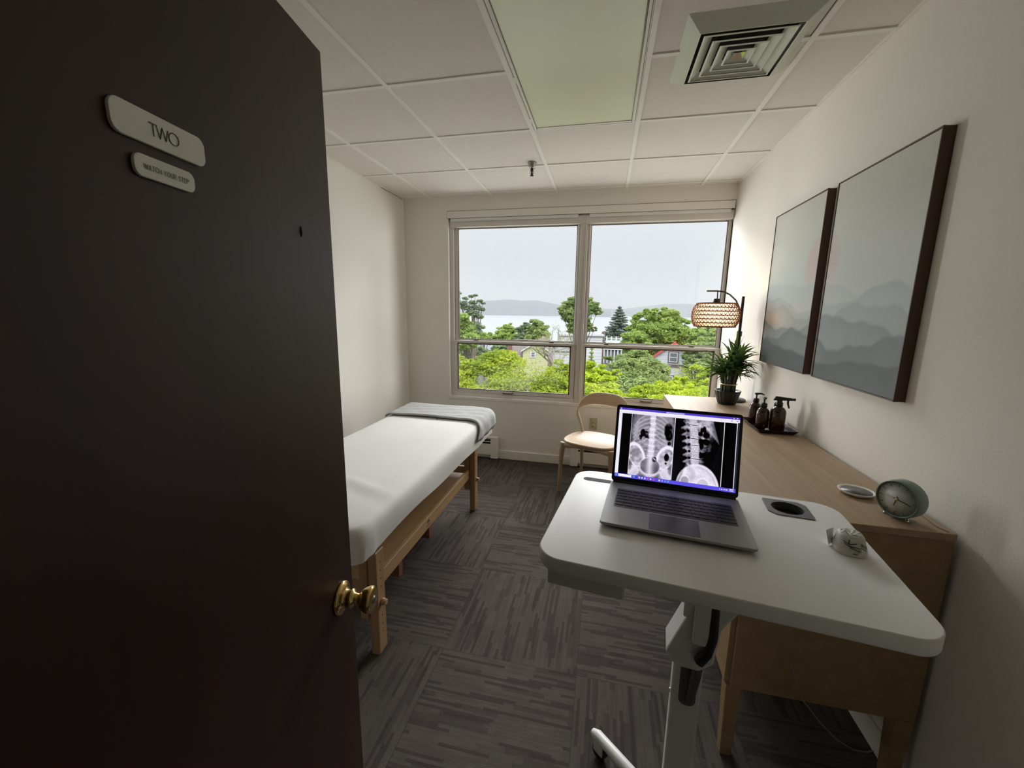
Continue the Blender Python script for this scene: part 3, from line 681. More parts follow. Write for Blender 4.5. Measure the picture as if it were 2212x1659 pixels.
def pump_bottle(x, y, r, h, rz, label):
    e = empty('pump_bottle', (x, y, BZ), label, 'bottle', 'amber bottles on the black tray', rz)
    b = MB(); b.lathe(bottle_prof(r, h, .010), 32); b.build('bottle', M['amber'], e)
    b = MB(); b.lathe([(.0155, h), (.0155, h+.018), (.010, h+.022), (.001, h+.022)], 24); b.build('collar', M['dark_plastic'], e)
    b = MB(); b.tube([(0, 0, h+.02), (0, 0, h+.044)], .0042, 10); b.lathe([(.009, h+.042), (.010, h+.052), (.001, h+.053)], 16)
    b.tube([(0, 0, h+.048), (.022, 0, h+.050), (.036, 0, h+.045)], [.0055, .0045, .003], 8); b.build('pump', M['dark_plastic'], e)
pump_bottle(3.158, -1.598, .0300, .118, -2.0, 'brown pump bottle at the near left of the tray, nozzle toward viewer')
pump_bottle(3.160, -1.475, .0300, .118, -.3, 'brown pump bottle at the back left of the tray')
pump_bottle(3.245, -1.535, .0300, .112, -.3, 'brown bottle mostly hidden behind the spray bottle')
e = empty('spray_bottle', (3.222, -1.618, BZ), 'brown trigger spray bottle at the near right of the tray', 'bottle', None, -.25)
b = MB(); b.lathe([(.033, 0), (.0355, .004), (.0355, .098), (.033, .112), (.024, .124), (.013, .130), (.013, .137)], 36); b.build('bottle', M['amber'], e)
b = MB(); b.lathe([(.0165, .131), (.0165, .150), (.012, .152), (.012, .165), (.001, .165)], 24); b.build('collar', M['dark_plastic'], e)
b = MB(); b.add([(-.030, -.010, .160), (.058, -.008, .166), (.058, .008, .166), (-.030, .010, .160), (-.020, -.008, .182), (.056, -.006, .178), (.056, .006, .178), (-.020, .008, .182)],
    [(0, 3, 2, 1), (4, 5, 6, 7), (0, 1, 5, 4), (1, 2, 6, 5), (2, 3, 7, 6), (3, 0, 4, 7)])
b.lathe([(.007, 0), (.007, .012), (.001, .012)], 14, T(.056, 0, .172) @ RY(PI/2)); b.build('spray_head', M['dark_plastic'], e, bev=.003)
b = MB(); b.tube([(.036, 0, .166), (.036, 0, .150), (.044, 0, .124)], [.005, .005, .0035], 8); b.build('trigger', M['dark_plastic'], e)
b = MB(); b.lathe([(.001, 0), (.006, .001), (.010, .006), (.009, .012), (.004, .016), (.001, .0165)], 18)
o = b.build('cotton_ball', M['paper']); o.location = (3.168, -1.648, CZ1+.0042); tag(o, 'tiny white ball lying in the tray before the pump bottles', 'cotton ball')

# clock
ck = empty('alarm_clock', (3.200, -2.572, .9885)); tag(ck, 'round sage green alarm clock at the near end of the cabinet', 'clock')
nd_ = Vector((-.88, -.475, .0)).normalized()
Z3 = nd_; Xs = Vector((-nd_.y, nd_.x, 0)) ; Xs = Vector((0, 0, 1)).cross(Z3).normalized(); Ys = Z3.cross(Xs)
ck.matrix_world = Matrix(((Xs.x, Ys.x, Z3.x, 3.2), (Xs.y, Ys.y, Z3.y, -2.565), (Xs.z, Ys.z, Z3.z, .9755), (0, 0, 0, 1))) @ Matrix.Scale(.87, 4)
b = MB(); b.lathe([(.001, -.062), (.052, -.062), (.060, -.056), (.0655, -.045), (.0655, -.003), (.063, .001), (.0605, .001), (.0600, -.004)], 48); b.build('case', M['clock_green'], ck)
b = MB(); b.lathe([(.0605, -.004), (.001, -.0038)], 48); b.build('dial', M['clock_face'], ck)
q = MB()
for k in range(12):
    a = PI/6*k; q = MB(); q.box(-.0011, .0011, .045, .053, -.0034, -.0028, RZ(a)); q.build('hour_mark', M['grey_plastic'], ck)
_ = 0
def hand(nm, a, L, w_, m, tail=.010):
    q = MB(); q.add([(-w_, -tail, -.0022), (w_, -tail, -.0022), (w_*.5, L, -.0022), (-w_*.5, L, -.0022), (-w_, -tail, -.0012), (w_, -tail, -.0012), (w_*.5, L, -.0012), (-w_*.5, L, -.0012)],
        [(3, 2, 1, 0), (4, 5, 6, 7), (0, 1, 5, 4), (1, 2, 6, 5), (2, 3, 7, 6), (3, 0, 4, 7)], M=RZ(a)); q.build(nm, m, ck)
hand('minute_hand', -PI*.55, .044, .0018, M['dark_plastic']); hand('hour_hand', PI*.93, .026, .0022, M['grey_plastic']); hand('second_hand', PI*.47, .048, .0007, M['gold'])
b = MB(); b.lathe([(.004, -.003), (.004, .0), (.001, .0)], 14); b.build('hand_hub', M['gold'], ck)
for sx_ in (-.034, .034):
    b = MB(); b.tube([(sx_*.85, -.054, -.022), (sx_, -.0665, -.016)], .0035, 8); b.lathe([(.001, -.0045), (.0055, -.002), (.0055, .002), (.001, .0045)], 14, T(sx_, -.0672, -.015) @ RX(PI/2)); b.build('foot', M['chrome'], ck)
# charger dish
o = empty('charging_dish', (3.190, -2.395, CZ1), 'small flat round dish with dark top beside the clock', 'dish')
b = MB(); b.lathe([(.001, 0), (.036, 0), (.047, .006), (.052, .013), (.050, .014), (.044, .009), (.001, .008)], 40); b.build('rim', M['trim'], o)
b = MB(); b.lathe([(.044, .0085), (.044, .0105), (.001, .011)], 40); b.build('pad', M['grey_plastic'], o)
b = MB(); b.tube([(3.232, -2.42, CZ1+.010), (3.25, -2.44, CZ1+.004), (3.285, -2.47, CZ1+.003), (3.30, -2.52, CZ1+.003), (3.29, -2.60, CZ1+.003), (3.300, -2.628, CZ1+.003)], .0016, 6)
tag(b.build('charging_cable', M['cord']), 'thin cable running from the round dish past the clock along the cabinet', 'cable')

# ------------------------------------------------------------------ standing desk (turned 7 degrees)
DA = math.radians(-7); DC = (2.58, -2.92)
DZT = .99
dk = empty('standing_desk', (DC[0], DC[1], 0), 'white laptop desk with rounded corners on a single grey column', 'desk', None, DA)
poly = rrect(-.362, .365, -.258, .277, .060, 10)
g_hole = [(.232+.040*math.cos(a), .200+.040*math.sin(a)) for a in np.linspace(0, 2*PI, 33)[:-1]]
bm = bmesh.new(); loops = []
for ins, z_ in ((.005, DZT-.034), (.0012, DZT-.0325), (0, DZT-.029), (0, DZT-.0028), (.0009, DZT-.0008), (.003, DZT)):
    loops.append([bm.verts.new((x_, y_, z_)) for x_, y_ in rrect(-.362+ins, .365-ins, -.258+ins, .277-ins, .060-ins, 10)])
for la, lb in zip(loops[:-1], loops[1:]):
    for k in range(len(la)): bm.faces.new((la[k], la[(k+1) % len(la)], lb[(k+1) % len(la)], lb[k])).smooth = True
bm.faces.new(loops[0][::-1])
holes = []
for poly_, dep in (([(.232+.0395*math.cos(a), .200+.0395*math.sin(a)) for a in np.linspace(0, 2*PI, 41)[:-1]], .018), (rrect(-.332, .10, .188, .2165, .0140, 6), .012)):
    hv = [bm.verts.new((x_, y_, DZT)) for x_, y_ in poly_]; hb = [bm.verts.new((x_, y_, DZT-dep)) for x_, y_ in poly_]
    for k in range(len(hv)): bm.faces.new((hv[(k+1) % len(hv)], hv[k], hb[k], hb[(k+1) % len(hv)]))
    bm.faces.new(hb); holes.append(hv)
eds = []
for lp_ in [loops[-1]]+holes:
    for k in range(len(lp_)):
        e_ = bm.edges.get((lp_[k], lp_[(k+1) % len(lp_)])); eds.append(e_)
bmesh.ops.triangle_fill(bm, use_beauty=True, use_dissolve=False, edges=eds, normal=(0, 0, 1))
me = bpy.data.meshes.new('desktop'); bm.to_mesh(me); bm.free(); me.materials.append(M['laminate'])
top = bpy.data.objects.new('desktop', me); col.objects.link(top); top.parent = dk
b = MB(); V = []; F = []; o_ = [(-.052, -.050), (.052, -.050), (.052, .030), (.034, .050), (-.052, .050), (-.052, -.028)]
o_ = [(-.053, -.032), (-.035, -.050), (.053, -.050), (.053, .034), (.036, .050), (-.053, .050)]
n_ = 48
def onpoly(a):
    dx, dy = math.cos(a), math.sin(a); best = 9
    for i in range(len(o_)):
        (xa, ya), (xb, yb) = o_[i], o_[(i+1) % len(o_)]; ex, ey = xb-xa, yb-ya; den = dx*ey-dy*ex
        if abs(den) < 1e-9: continue
        t = (xa*ey-ya*ex)/den; s_ = (xa*dy-ya*dx)/den
        if t > 0 and -1e-6 <= s_ <= 1+1e-6: best = min(best, t)
    return dx*best, dy*best
for k in range(n_):
    a = 2*PI*k/n_; x_, y_ = onpoly(a); V += [(x_, y_, DZT+.0003), (x_, y_, DZT+.0022), (.0385*math.cos(a), .0385*math.sin(a), DZT+.0022), (.037*math.cos(a), .037*math.sin(a), DZT-.017)]
for k in range(n_):
    a_, c_ = 4*k, 4*((k+1) % n_)
    for j in range(3): F.append((a_+j, c_+j, c_+j+1, a_+j+1))
b.add(V, F, M=T(.232, .200, 0)); b.lathe([(.037, DZT-.0172), (.001, DZT-.0170)], 30, T(.232, .200, 0)); ch = b.build('cup_holder', M['grey_plastic'], dk)
b = MB(); b.lathe([(.0365, DZT-.0168), (.001, DZT-.0166)], 30, T(.232, .200, 0)); b.build('cup_well', M['dark_plastic'], ch)
b = MB(); b.prism(rrect(-.326, .094, .192, .2125, .0100, 6), DZT-.0119, DZT-.0105); b.build('tablet_slot', M['dark_plastic'], dk)
b = MB(); b.box(-.335, -.165, -.238, .05, DZT-.078, DZT-.0345); b.build('drawer', M['white_metal'], dk, bev=.006)
b = MB(); b.box(-.038, .034, -.030, .018, .035, .640)
colm = b.build('column', M['white_metal'], dk, bev=.008, seg=3)
b = MB(); b.prism(rrect(-.019, .022, .50, .655, .018, 8), .0300, .0312, RX(PI/2)); b.build('slot_cover', M['grey_plastic'], colm)
b = MB(); b.tube([(.008, -.034, .52), (.016, -.036, .60), (.022, -.037, .675)], [.010, .013, .012], 12); b.build('gas_spring', M['grey_plastic'], colm)
b = MB(); b.lathe([(.001, .034), (.006, .0345), (.006, .037), (.001, .038)], 12, T(-.0385, -.018, .520) @ RY(-PI/2) @ T(0, 0, -.034)); b.build('screw', M['chrome'], colm)
b = MB(); 
P = [(-.055, .645), (-.062, .665), (-.012, .80), (-.012, .955), (.09, .955), (.095, .82), (.060, .76), (.050, .66), (.02, .63), (-.03, .63)]
Mx = Matrix(((1, 0, 0, 0), (0, 0, -1, .030), (0, 1, 0, 0), (0, 0, 0, 1)))
b.prism(P, 0, .085, Mx); b.box(-.11, .12, -.12, .12, .938, .9555); b.build('tilt_bracket', M['white_metal'], dk, bev=.006)
b = MB(); b.box(-.030, -.008, -.062, -.055, .78, .955); b.box(.055, .128, -.068, -.055, .85, .945); b.box(-.005, .030, -.075, -.055, .72, .83); b.build('bracket_cover', M['white_metal'], dk, bev=.004)
b = MB(); b.box(.030, .046, -.064, -.056, .72, .885); b.tube([(.038, -.066, .88), (.040, -.072, .75), (.030, -.070, .70), (.015, -.066, .67)], [.008, .010, .012, .013], 10); b.build('release_lever', M['dark_plastic'], dk)
b = MB(); b.box(.026, .050, -.070, -.064, .880, .889); b.build('lever_tip', M['chrome'], dk, bev=.001)
ftz = .092
for (fx, fy) in ((-.252, .178), (-.25, -.22), (.26, -.20)):
    Lf = math.hypot(fx, fy); a = math.atan2(fy, fx); Mf = RZ(a)
    q = MB(); q.tube([(.02, 0, ftz-.016), (Lf*.5, 0, ftz-.014), (Lf-.02, 0, ftz-.014), (Lf, 0, ftz-.020)], [.022, .020, .018, .012], 14, M=Mf, flat=.85); ft = q.build('foot_bar', M['white_metal'], dk)
    q = MB(); q.tube([(Lf-.035, -.011, .026), (Lf-.035, .011, .026)], .025, 18, M=Mf); q.build('caster_wheel', M['dark_plastic'], ft)
    q = MB(); q.box(Lf-.055, Lf-.018, -.016, -.012, .03, ftz-.02, Mf); q.box(Lf-.055, Lf-.018, .012, .016, .03, ftz-.02, Mf); q.box(Lf-.055, Lf-.018, -.0165, .0165, ftz-.026, ftz-.0195, Mf); q.build('caster_fork', M['white_metal'], ft)
    q = MB(); q.tube([(Lf-.10, 0, .055), (Lf-.10, 0, ftz-.02)], .007, 8, M=Mf); q.build('levelling_pin', M['white_metal'], ft)
b = MB(); b.lathe([(.001, .040), (.055, .040), (.055, .088), (.040, .094), (.001, .094)], 30); b.build('base_hub', M['white_metal'], dk)

# laptop
LM = T(DC[0], DC[1], DZT) @ RZ(DA)
lt = empty('laptop', (0, 0, 0), 'open silver laptop showing spine x-rays on the white desk', 'laptop'); lt.matrix_world = LM @ T(-.0685, .047, 0)
HW, HD = .1745, .134
b = MB(); b.prism(rrect(-HW, HW, -HD, HD, .010, 6), .0085, .0150); b.box(-.15, .15, -.11, .11, .0005, .010); base = b.build('base', M['alu'], lt, bev=.0014)
b = MB(); b.box(-.150, .150, -.036, .082, .01505, .0156); kb = b.build('keyboard', M['keybed'], lt, bev=.0004)
rows = [(.0715, .013, [1]*14), (.054, .0165, [1]*13+[1.6]), (.0355, .0165, [1.5]+[1]*12+[1.1]), (.017, .0165, [1.8]+[1]*11+[1.8]), (-.0015, .0165, [2.35]+[1]*10+[2.25]), (-.020, .0165, [1.2, 1.1, 1.1, 1.1, 5.2, 1.1, 1.1, 1, 1, 1])]
kmesh = {}
for (ky, kh, ws) in rows:
    tot = sum(ws); x_ = -.1485
    for w_ in ws:
        kw = w_/tot*.297; key = (round(kw, 4), kh)
        if key not in kmesh:
            q = MB(); q.add([(-kw/2+.0013, -kh/2+.0012, 0), (kw/2-.0013, -kh/2+.0012, 0), (kw/2-.0013, kh/2-.0012, 0), (-kw/2+.0013, kh/2-.0012, 0), (-kw/2+.0018, -kh/2+.0017, .0014), (kw/2-.0018, -kh/2+.0017, .0014), (kw/2-.0018, kh/2-.0017, .0014), (-kw/2+.0018, kh/2-.0017, .0014)],
                [(3, 2, 1, 0), (4, 5, 6, 7), (0, 1, 5, 4), (1, 2, 6, 5), (2, 3, 7, 6), (3, 0, 4, 7)]); me = q.mesh('key'); me.materials.append(M['key']); kmesh[key] = me
        o = bpy.data.objects.new('key', kmesh[key]); col.objects.link(o); o.parent = kb; o.location = (x_+kw/2, ky+.0015, .0156); x_ += kw
b = MB(); b.prism(rrect(-.058, .058, -.126, -.044, .004, 4), .0150, .0154); b.build('trackpad', M['pad'], lt)
b = MB(); b.box(-HW-.0004, -HW+.001, .055, .063, .006, .011); b.box(HW-.001, HW+.0012, .02, .055, .006, .010); b.build('port', M['dark_plastic'], lt)
# lid
LH = .238; tilt = math.radians(13.5)
lid = empty('screen_lid', (0, 0, 0)); lid.parent = lt; lid.matrix_local = T(0, HD-.004, .0155) @ RX(-tilt)
LXM = Matrix(((1, 0, 0, 0), (0, 0, -1, 0), (0, 1, 0, 0), (0, 0, 0, 1)))    # prism xy -> lid xz, thickness along -y
b = MB(); b.prism(rrect(-HW, HW, .002, LH, .009, 6), -.0048, -.0004, LXM); b.build('back_cover', M['alu'], lid, bev=.001)
b = MB(); b.prism(rrect(-HW+.001, HW-.001, .003, LH-.001, .0085, 6), -.0004, .0008, LXM); b.build('bezel', M['bezel'], lid)
def xray():
    nu, nv = 432, 288
    u, v = np.meshgrid(np.linspace(0, 1, nu), np.linspace(0, 1, nv)); rs = np.random.RandomState(3)
    def noise(k, s):
        r = np.random.RandomState(s); a = r.rand(k*2//2+2, int(k*1.5)+2)
        yy = v*(a.shape[0]-1.001); xx = u*(a.shape[1]-1.001); i, j = yy.astype(int), xx.astype(int); fy, fx = yy-i, xx-j
        fy = fy*fy*(3-2*fy); fx = fx*fx*(3-2*fx)
        return (a[i, j]*(1-fy)*(1-fx)+a[i+1, j]*fy*(1-fx)+a[i, j+1]*(1-fy)*fx+a[i+1, j+1]*fy*fx)
    N1, N2, N3 = noise(14, 1), noise(30, 2), noise(60, 4)
    g = np.zeros((nv, nu))
    def sm(x, w): return 1/(1+np.exp(-x/w))
    def blend(g, m, val): return g*(1-m)+val*m
    A = 1.5  # aspect: u scaled
    def line(pts, w, soft=.004):
        m = np.zeros_like(g)
        for (xa, ya), (xb, yb) in zip(pts[:-1], pts[1:]):
            px, py = (u-xa)*A, v-ya; ex, ey = (xb-xa)*A, yb-ya; t = np.clip((px*ex+py*ey)/(ex*ex+ey*ey+1e-9), 0, 1)
            d = np.hypot(px-t*ex, py-t*ey); m = np.maximum(m, 1-sm(d-w, soft))
        return m
    def ell(cx, cy, rx, ry, soft=.06, rot=0):
        soft = soft*.7; x, y = (u-cx)*A, v-cy; c, s = math.cos(rot), math.sin(rot); x, y = c*x+s*y, -s*x+c*y
        return 1-sm(np.sqrt((x/rx)**2+(y/ry)**2)-1, soft)
    # frontal view between u .118 and .487
    c0 = .302; fr = (u > .118) & (u < .487)
    f = .50+.18*(N1-.5)+.15*(N2-.5)+np.zeros_like(g)
    edge = sm(np.abs(u-c0)-.165-.02*np.sin(v*5), .010)*(v < .60); f = f*(1-.8*edge)
    f = blend(f, ell(.20, .20, .13, .17, .15)*.5, .42); f = blend(f, ell(.40, .17, .12, .13, .15)*.5, .50)
    for k in range(7):
        y0 = .10+.055*k
        for sgn in (-1, 1):
            pts = [(c0+sgn*.028, y0-.03), (c0+sgn*.075, y0-.01+.018*k*.3), (c0+sgn*.12, y0+.05), (c0+sgn*(.155), y0+.15)]
            if k > 4: pts = pts[:3]
            f = blend(f, line(pts, .008, .005)*.5, .86)
    for (cx, cy, rx, ry) in ((.222, .335, .030, .055), (.252, .355, .030, .05), (.205, .40, .02, .035), (.285, .215, .018, .03), (.272, .395, .017, .017), (.437, .24, .05, .07), (.445, .34, .045, .075), (.425, .30, .03, .05), (.452, .45, .022, .03), (.456, .50, .018, .025)):
        f = blend(f, ell(cx, cy, rx, ry, .10)*(.55+.6*N2).clip(0, 1), .06)
    for k in range(26):
        cx, cy = rs.uniform(.15, .46), rs.uniform(.36, .58); r0 = rs.uniform(.015, .035)
        m = ell(cx, cy, r0*1.2, r0, .08)-ell(cx, cy, r0*.9, r0*.75, .08); f = blend(f, np.clip(m, 0, 1)*.35, .75)
    # iliac wings and pelvis
    for sgn in (-1, 1):
        wing = ell(c0+sgn*.125, .655, .105, .175, .05, sgn*.35)
        f = blend(f, wing*.8, .64+.35*(N2-.5)); ringm = np.clip(wing-ell(c0+sgn*.125, .665, .088, .155, .06, sgn*.35), 0, 1); f = blend(f, np.clip(ringm*1.6, 0, 1), .98)
        f = blend(f, ell(c0+sgn*.145, .885, .075, .07, .10)*.8, .78); f = blend(f, np.clip(ell(c0+sgn*.145, .885, .08, .075, .08)-ell(c0+sgn*.145, .885, .066, .061, .08), 0, 1)*.6, .95)
        f = blend(f, line([(c0+sgn*.10, .80), (c0+sgn*.14, .86), (c0+sgn*.17, .92)], .022, .01)*.6, .85)
        f = blend(f, line([(c0+sgn*.01, .935), (c0+sgn*.05, .905), (c0+sgn*.09, .86)], .014, .006)*.7, .88)
        f = blend(f, ell(c0+sgn*.062, .955, .035, .025, .12)*.8, .33)
        f = blend(f, ell(c0+sgn*.175, .80, .03, .08, .12)*.5, .25)
    pelv = ell(c0, .795, .128, .118, .05); pr_ = np.clip(ell(c0, .795, .136, .128, .04)-pelv, 0, 1)
    f = blend(f, pelv*.92, .36+.35*np.exp(-((u-c0)*A/.05)**2)+.12*(N1-.5)); f = blend(f, pr_*.9, .97)
    f = blend(f, ell(.335, .69, .030, .038, .12)*.8, .10); f = blend(f, line([(.33, .68), (.345, .70)], .004, .003), .95)
    f = blend(f, ell(.438, .645, .030, .052, .06), .05); f = blend(f, ell(.435, .73, .012, .014, .1), .08); f = blend(f, ell(.165, .63, .05, .05, .2)*.5, .30)
    sp_ = np.abs(u-c0)*A; hw_ = .034+.012*v
    col_ = 1-sm(sp_-hw_, .004); col_ = col_*(v < .66); f = blend(f, col_*.8, .80+.1*(N3-.5))
    vb = (np.sin((v-.02)*2*PI/.078)); f = blend(f, col_*(vb > .72)*.65, .99); f = blend(f, col_*(vb < -.8)*.5, .52)
    f = blend(f, col_*(np.abs(sp_-.018) < .006)*(vb < .2)*.45, .98); f = blend(f, line([(c0, .06), (c0, .66)], .004, .003)*.5, .98)
    f = blend(f, (1-sm(sp_-.05+.28*np.clip(v-.62, 0, 1), .008))*(v > .60)*(v < .80)*.5, .80); f = blend(f, line([(c0, .66), (c0, .91)], .007, .01)*.5, .9)
    for k in range(6):
        y0 = .26+.078*k; f = blend(f, line([(c0-.055, y0), (c0+.055, y0)], .005, .005)*(1-col_)*.5, .85)
    g = np.where(fr, f, g)
    # side view between .50 and .88
    sv = (u > .492) & (u < .885); s = np.zeros_like(g)+.015
    xc = .632+.028*np.sin((v-.1)*2.6)+.02*(v-.3)
    soft = sm(u-(xc-.068-.010*np.sin(v*68)), .004)*(1-sm(u-(xc+.145+.03*np.cos(v*5)-.25*np.clip(v-.45, 0, 1)), .012+.02*v))*(v < .72)
    s = blend(s, soft, .50+.5*(N2-.5)+.2*(N3-.5))
    for k in range(7): s = blend(s, line([(xc.mean()+.01+.02*k, .06), (.76+.015*k, .20+.03*k)], .005, .006)*.55*(v < .42), .82)
    for k in range(12):
        cx, cy = rs.uniform(.70, .77), rs.uniform(.18, .58); s = blend(s, ell(cx, cy, rs.uniform(.015, .04), rs.uniform(.02, .045), .15)*.9, .04)
    s = blend(s, ell(.70, .27, .03, .03, .1), .04); s = blend(s, ell(.715, .43, .025, .05, .1), .05)
    body = 1-sm(np.abs(u-xc-.006)*A-.047, .004); ph = ((v-.06) % .092)/.092
    body = body*(v < .70)*(v > .06); s = blend(s, body*(ph > .10)*.95, .72+.12*(N3-.5)); s = blend(s, body*((ph > .10) & (ph < .17) | (ph > .93))*.9, .97); s = blend(s, body*(ph <= .10), .14)
    for k in range(7):
        yy = .155+.092*k
        if yy < .70:
            xcc = .632+.028*math.sin((yy-.1)*2.6)+.02*(yy-.3)
            s = blend(s, ell(xcc-.042, yy-.005, .016, .018, .1), .06 if k else .4)
            s = blend(s, line([(xcc-.06, yy+.03), (xcc-.085, yy+.055)], .014, .006)*.8, .66)
    pel = ell(.700, 1.02, .262, .335, .02)*(v > .68); s = blend(s, pel, .80+.12*(N1-.5)+.08*(N3-.5)); s = blend(s, np.clip(pel-ell(.700, 1.025, .248, .320, .02), 0, 1)*.6, .95)
    s = blend(s, ell(.585, .93, .06, .05, .08)*.6, .60); s = blend(s, line([(.62, .70), (.66, .74), (.70, .82)], .01, .006)*.5, .97); s = blend(s, line([(.60, .72), (.60, .80), (.58, .90)], .01, .008)*.4, .97)
    inp = pel > .5
    s = blend(s, ell(.60, .93, .055, .07, .10)*inp*.8, .55); s = blend(s, np.clip(ell(.60, .93, .062, .078, .06)-ell(.60, .93, .05, .064, .06), 0, 1)*inp, .98)
    s = blend(s, ell(.745, .955, .075, .085, .10)*inp*.6, .66); s = blend(s, np.clip(ell(.745, .955, .082, .092, .05)-ell(.745, .955, .070, .080, .05), 0, 1)*inp*.8, .99)
    s = blend(s, line([(.63, .74), (.665, .80), (.66, .88), (.62, .92)], .030, .008)*inp*.5, .62); s = blend(s, line([(.575, .76), (.565, .86), (.545, .95)], .012, .006)*inp*.7, .42)
    s = blend(s, line([(.70, .72), (.77, .76), (.82, .84), (.85, .94)], .006, .004)*inp*.7, .62)
    s = blend(s, (1-sm((u-.54)+.10*(v-.8), .004))*(v > .66), .03)
    g = np.where(sv, s, g)
    g = np.where(g > .03, (g-.52)*1.45+.50, g); g = np.clip(g, 0.012, 1)
    blk = (g < .001); g = np.where(blk, .012, g)
    c = np.stack([g**1.65*.95, g**1.65*.88, g**1.58*1.03], -1)
    def rect(a, b_, c_, d, rgb):
        m = (u >= a) & (u <= b_) & (v >= c_) & (v <= d); c[m] = rgb
    white = (.93, .88, 1.0); pur = lin(84, 66, 200)
    for a in (.1155, .4880, .8850, .9830): rect(a-.0016, a+.0016, .07, .945, white)
    rect(0, 1, .028, .078, white); rect(0, .030, .028, .95, white); rect(.985, 1, .07, .95, (.02, .02, .03)); rect(.981, .986, .07, .95, white)
    rect(0, 1, 0, .028, pur); rect(.41, .56, .012, .022, (.75, .72, 1)); rect(.01, .02, .006, .018, white); rect(.95, .957, .008, .018, white); rect(.975, .985, .008, .018, white)
    for k, yy in enumerate((.06, .085, .11, .135)): rect(.008, .017, yy, yy+.008, (.6, .55, .75))
    rect(.85, .857, .045, .053, (.6, .6, .7)); rect(.935, .943, .045, .057, (.25, .25, .35)); rect(.975, .987, .045, .057, (.4, .3, .5)); rect(.05, .34, .062, .066, (.65, .6, .75))
    rect(0, 1, .948, 1, lin(96, 84, 232)); rect(.008, .024, .962, .986, lin(90, 170, 245)); rect(.034, .150, .958, .992, (.95, .95, 1))
    for k, cc in enumerate(((60, 200, 160), (40, 60, 160), (235, 235, 255), (235, 235, 255), (240, 220, 255), (235, 90, 130), (240, 230, 255), (235, 60, 170), (60, 90, 200), (240, 240, 255), (120, 180, 250), (80, 190, 220), (80, 190, 220))):
        x_ = .165+k*.0245; rect(x_, x_+.012, .962, .986, lin(cc))
    for x_, w_ in ((.878, .005), (.893, .007), (.908, .006), (.918, .006), (.930, .010)): rect(x_, x_+w_, .966, .980, white)
    rect(.955, .985, .958, .966, white); rect(.952, .985, .976, .984, white)
    W2, h0, h1 = HW-.0085, .0165, LH-.0095
    P = np.zeros((nv, nu, 3)); P[..., 0] = -W2+2*W2*u; P[..., 1] = -.0012; P[..., 2] = h1-(h1-h0)*v
    idx = np.arange(nu*nv).reshape(nv, nu); F = np.stack([idx[:-1, :-1], idx[1:, :-1], idx[1:, 1:], idx[:-1, 1:]], -1).reshape(-1, 4)
    np_mesh('display', P.reshape(-1, 3), F, vcol_emit('lit_display', .95), lid, colr=np.concatenate([c.reshape(-1, 3), np.ones((nu*nv, 1))], 1))
xray()
b = MB(); b.tube([(-.168, HD-.0045, .0165), (.168, HD-.0045, .0165)], .0042, 12); b.build('hinge', M['bezel'], lt)

# small white card holder on the desk
ih = empty('card_holder', (0, 0, 0), 'small white rounded holder with dark line drawing and card, near the desk edge', 'card holder'); ih.matrix_world = LM @ T(.308, .016, 0) @ RZ(math.radians(-6))
q = MB(); ring_ = []; n_ = 28
for i, (sc_, z_) in enumerate(((1.0, 0), (1.04, .004), (1.0, .014), (.90, .026), (.82, .036), (.70, .041), (.45, .0395), (.02, .0385))):
    for k in range(n_):
        a = 2*PI*k/n_; rr = (abs(math.cos(a))**2.6+abs(math.sin(a))**2.6)**(-1/2.6)
        ring_.append((.030*rr*math.cos(a)*sc_, .031*rr*math.sin(a)*sc_+.000+z_*.15, z_))
F = []
for i in range(7):
    for k in range(n_): F.append((i*n_+k, i*n_+(k+1) % n_, (i+1)*n_+(k+1) % n_, (i+1)*n_+k))
q.add(ring_, F+[tuple(range(n_))[::-1]], True); q.build('body', M['item'], ih)
q = MB()
for (xa, za, xb, zb) in ((-.020, .032, -.008, .026), (-.008, .026, .004, .030), (-.019, .028, -.009, .0225), (-.009, .0225, .010, .0215), (-.008, .020, .012, .015), (-.010, .0275, -.009, .035), (.012, .031, .022, .027), (.012, .028, .022, .024), (.012, .024, .021, .020), (-.002, .0085, .006, .0085)):
    fy = lambda z: -(.0305*(1.05-.30*(z/.041)**2))+z*.15
    q.tube([(xa, fy(za)-.0012, za), (xb, fy(zb)-.0012, zb)], .0009, 5)
q.build('line_drawing', M['ink'], ih)
q = MB(); q.add([(-.038, .004, .002), (-.026, .020, .002), (-.026, .030, .036), (-.045, .010, .034), (-.038, .0056, .002), (-.026, .0216, .002), (-.026, .0316, .036), (-.045, .0116, .034)], [(0, 1, 2, 3), (7, 6, 5, 4), (0, 4, 5, 1), (1, 5, 6, 2), (2, 6, 7, 3), (3, 7, 4, 0)])
q.build('card', M['paper'], ih)
q = MB()
for k in range(6):
    a = k*1.05; q.tube([(.0, .004, .036), (.013*math.cos(a), .004+.012*math.sin(a), .0445), (.022*math.cos(a+.3), .004+.02*math.sin(a+.3), .0405)], [.003, .0035, .001], 6, flat=.45)
q.build('crumpled_tissue', M['paper'], ih)

# power cord under the desk
b = MB(); b.tube([(2.855, -2.74, .955), (2.858, -2.70, .80), (2.868, -2.665, .66), (2.885, -2.655, .56), (2.915, -2.652, .50), (2.945, -2.65, .44), (2.975, -2.65, .36), (3.00, -2.648, .30), (3.07, -2.63, .21), (3.14, -2.60, .13), (3.22, -2.56, .06), (3.285, -2.52, .02), (3.318, -2.50, .010)], .0022, 6)
tag(b.build('power_cord', M['cord']), 'thin power cord hanging from the desk down to the wall', 'cord')

# ------------------------------------------------------------------ chair
CA = math.radians(-19)
ch = empty('wooden_chair', (2.275, -.545, 0), 'light wooden chair with curved back in front of the window wall', 'chair', None, CA)
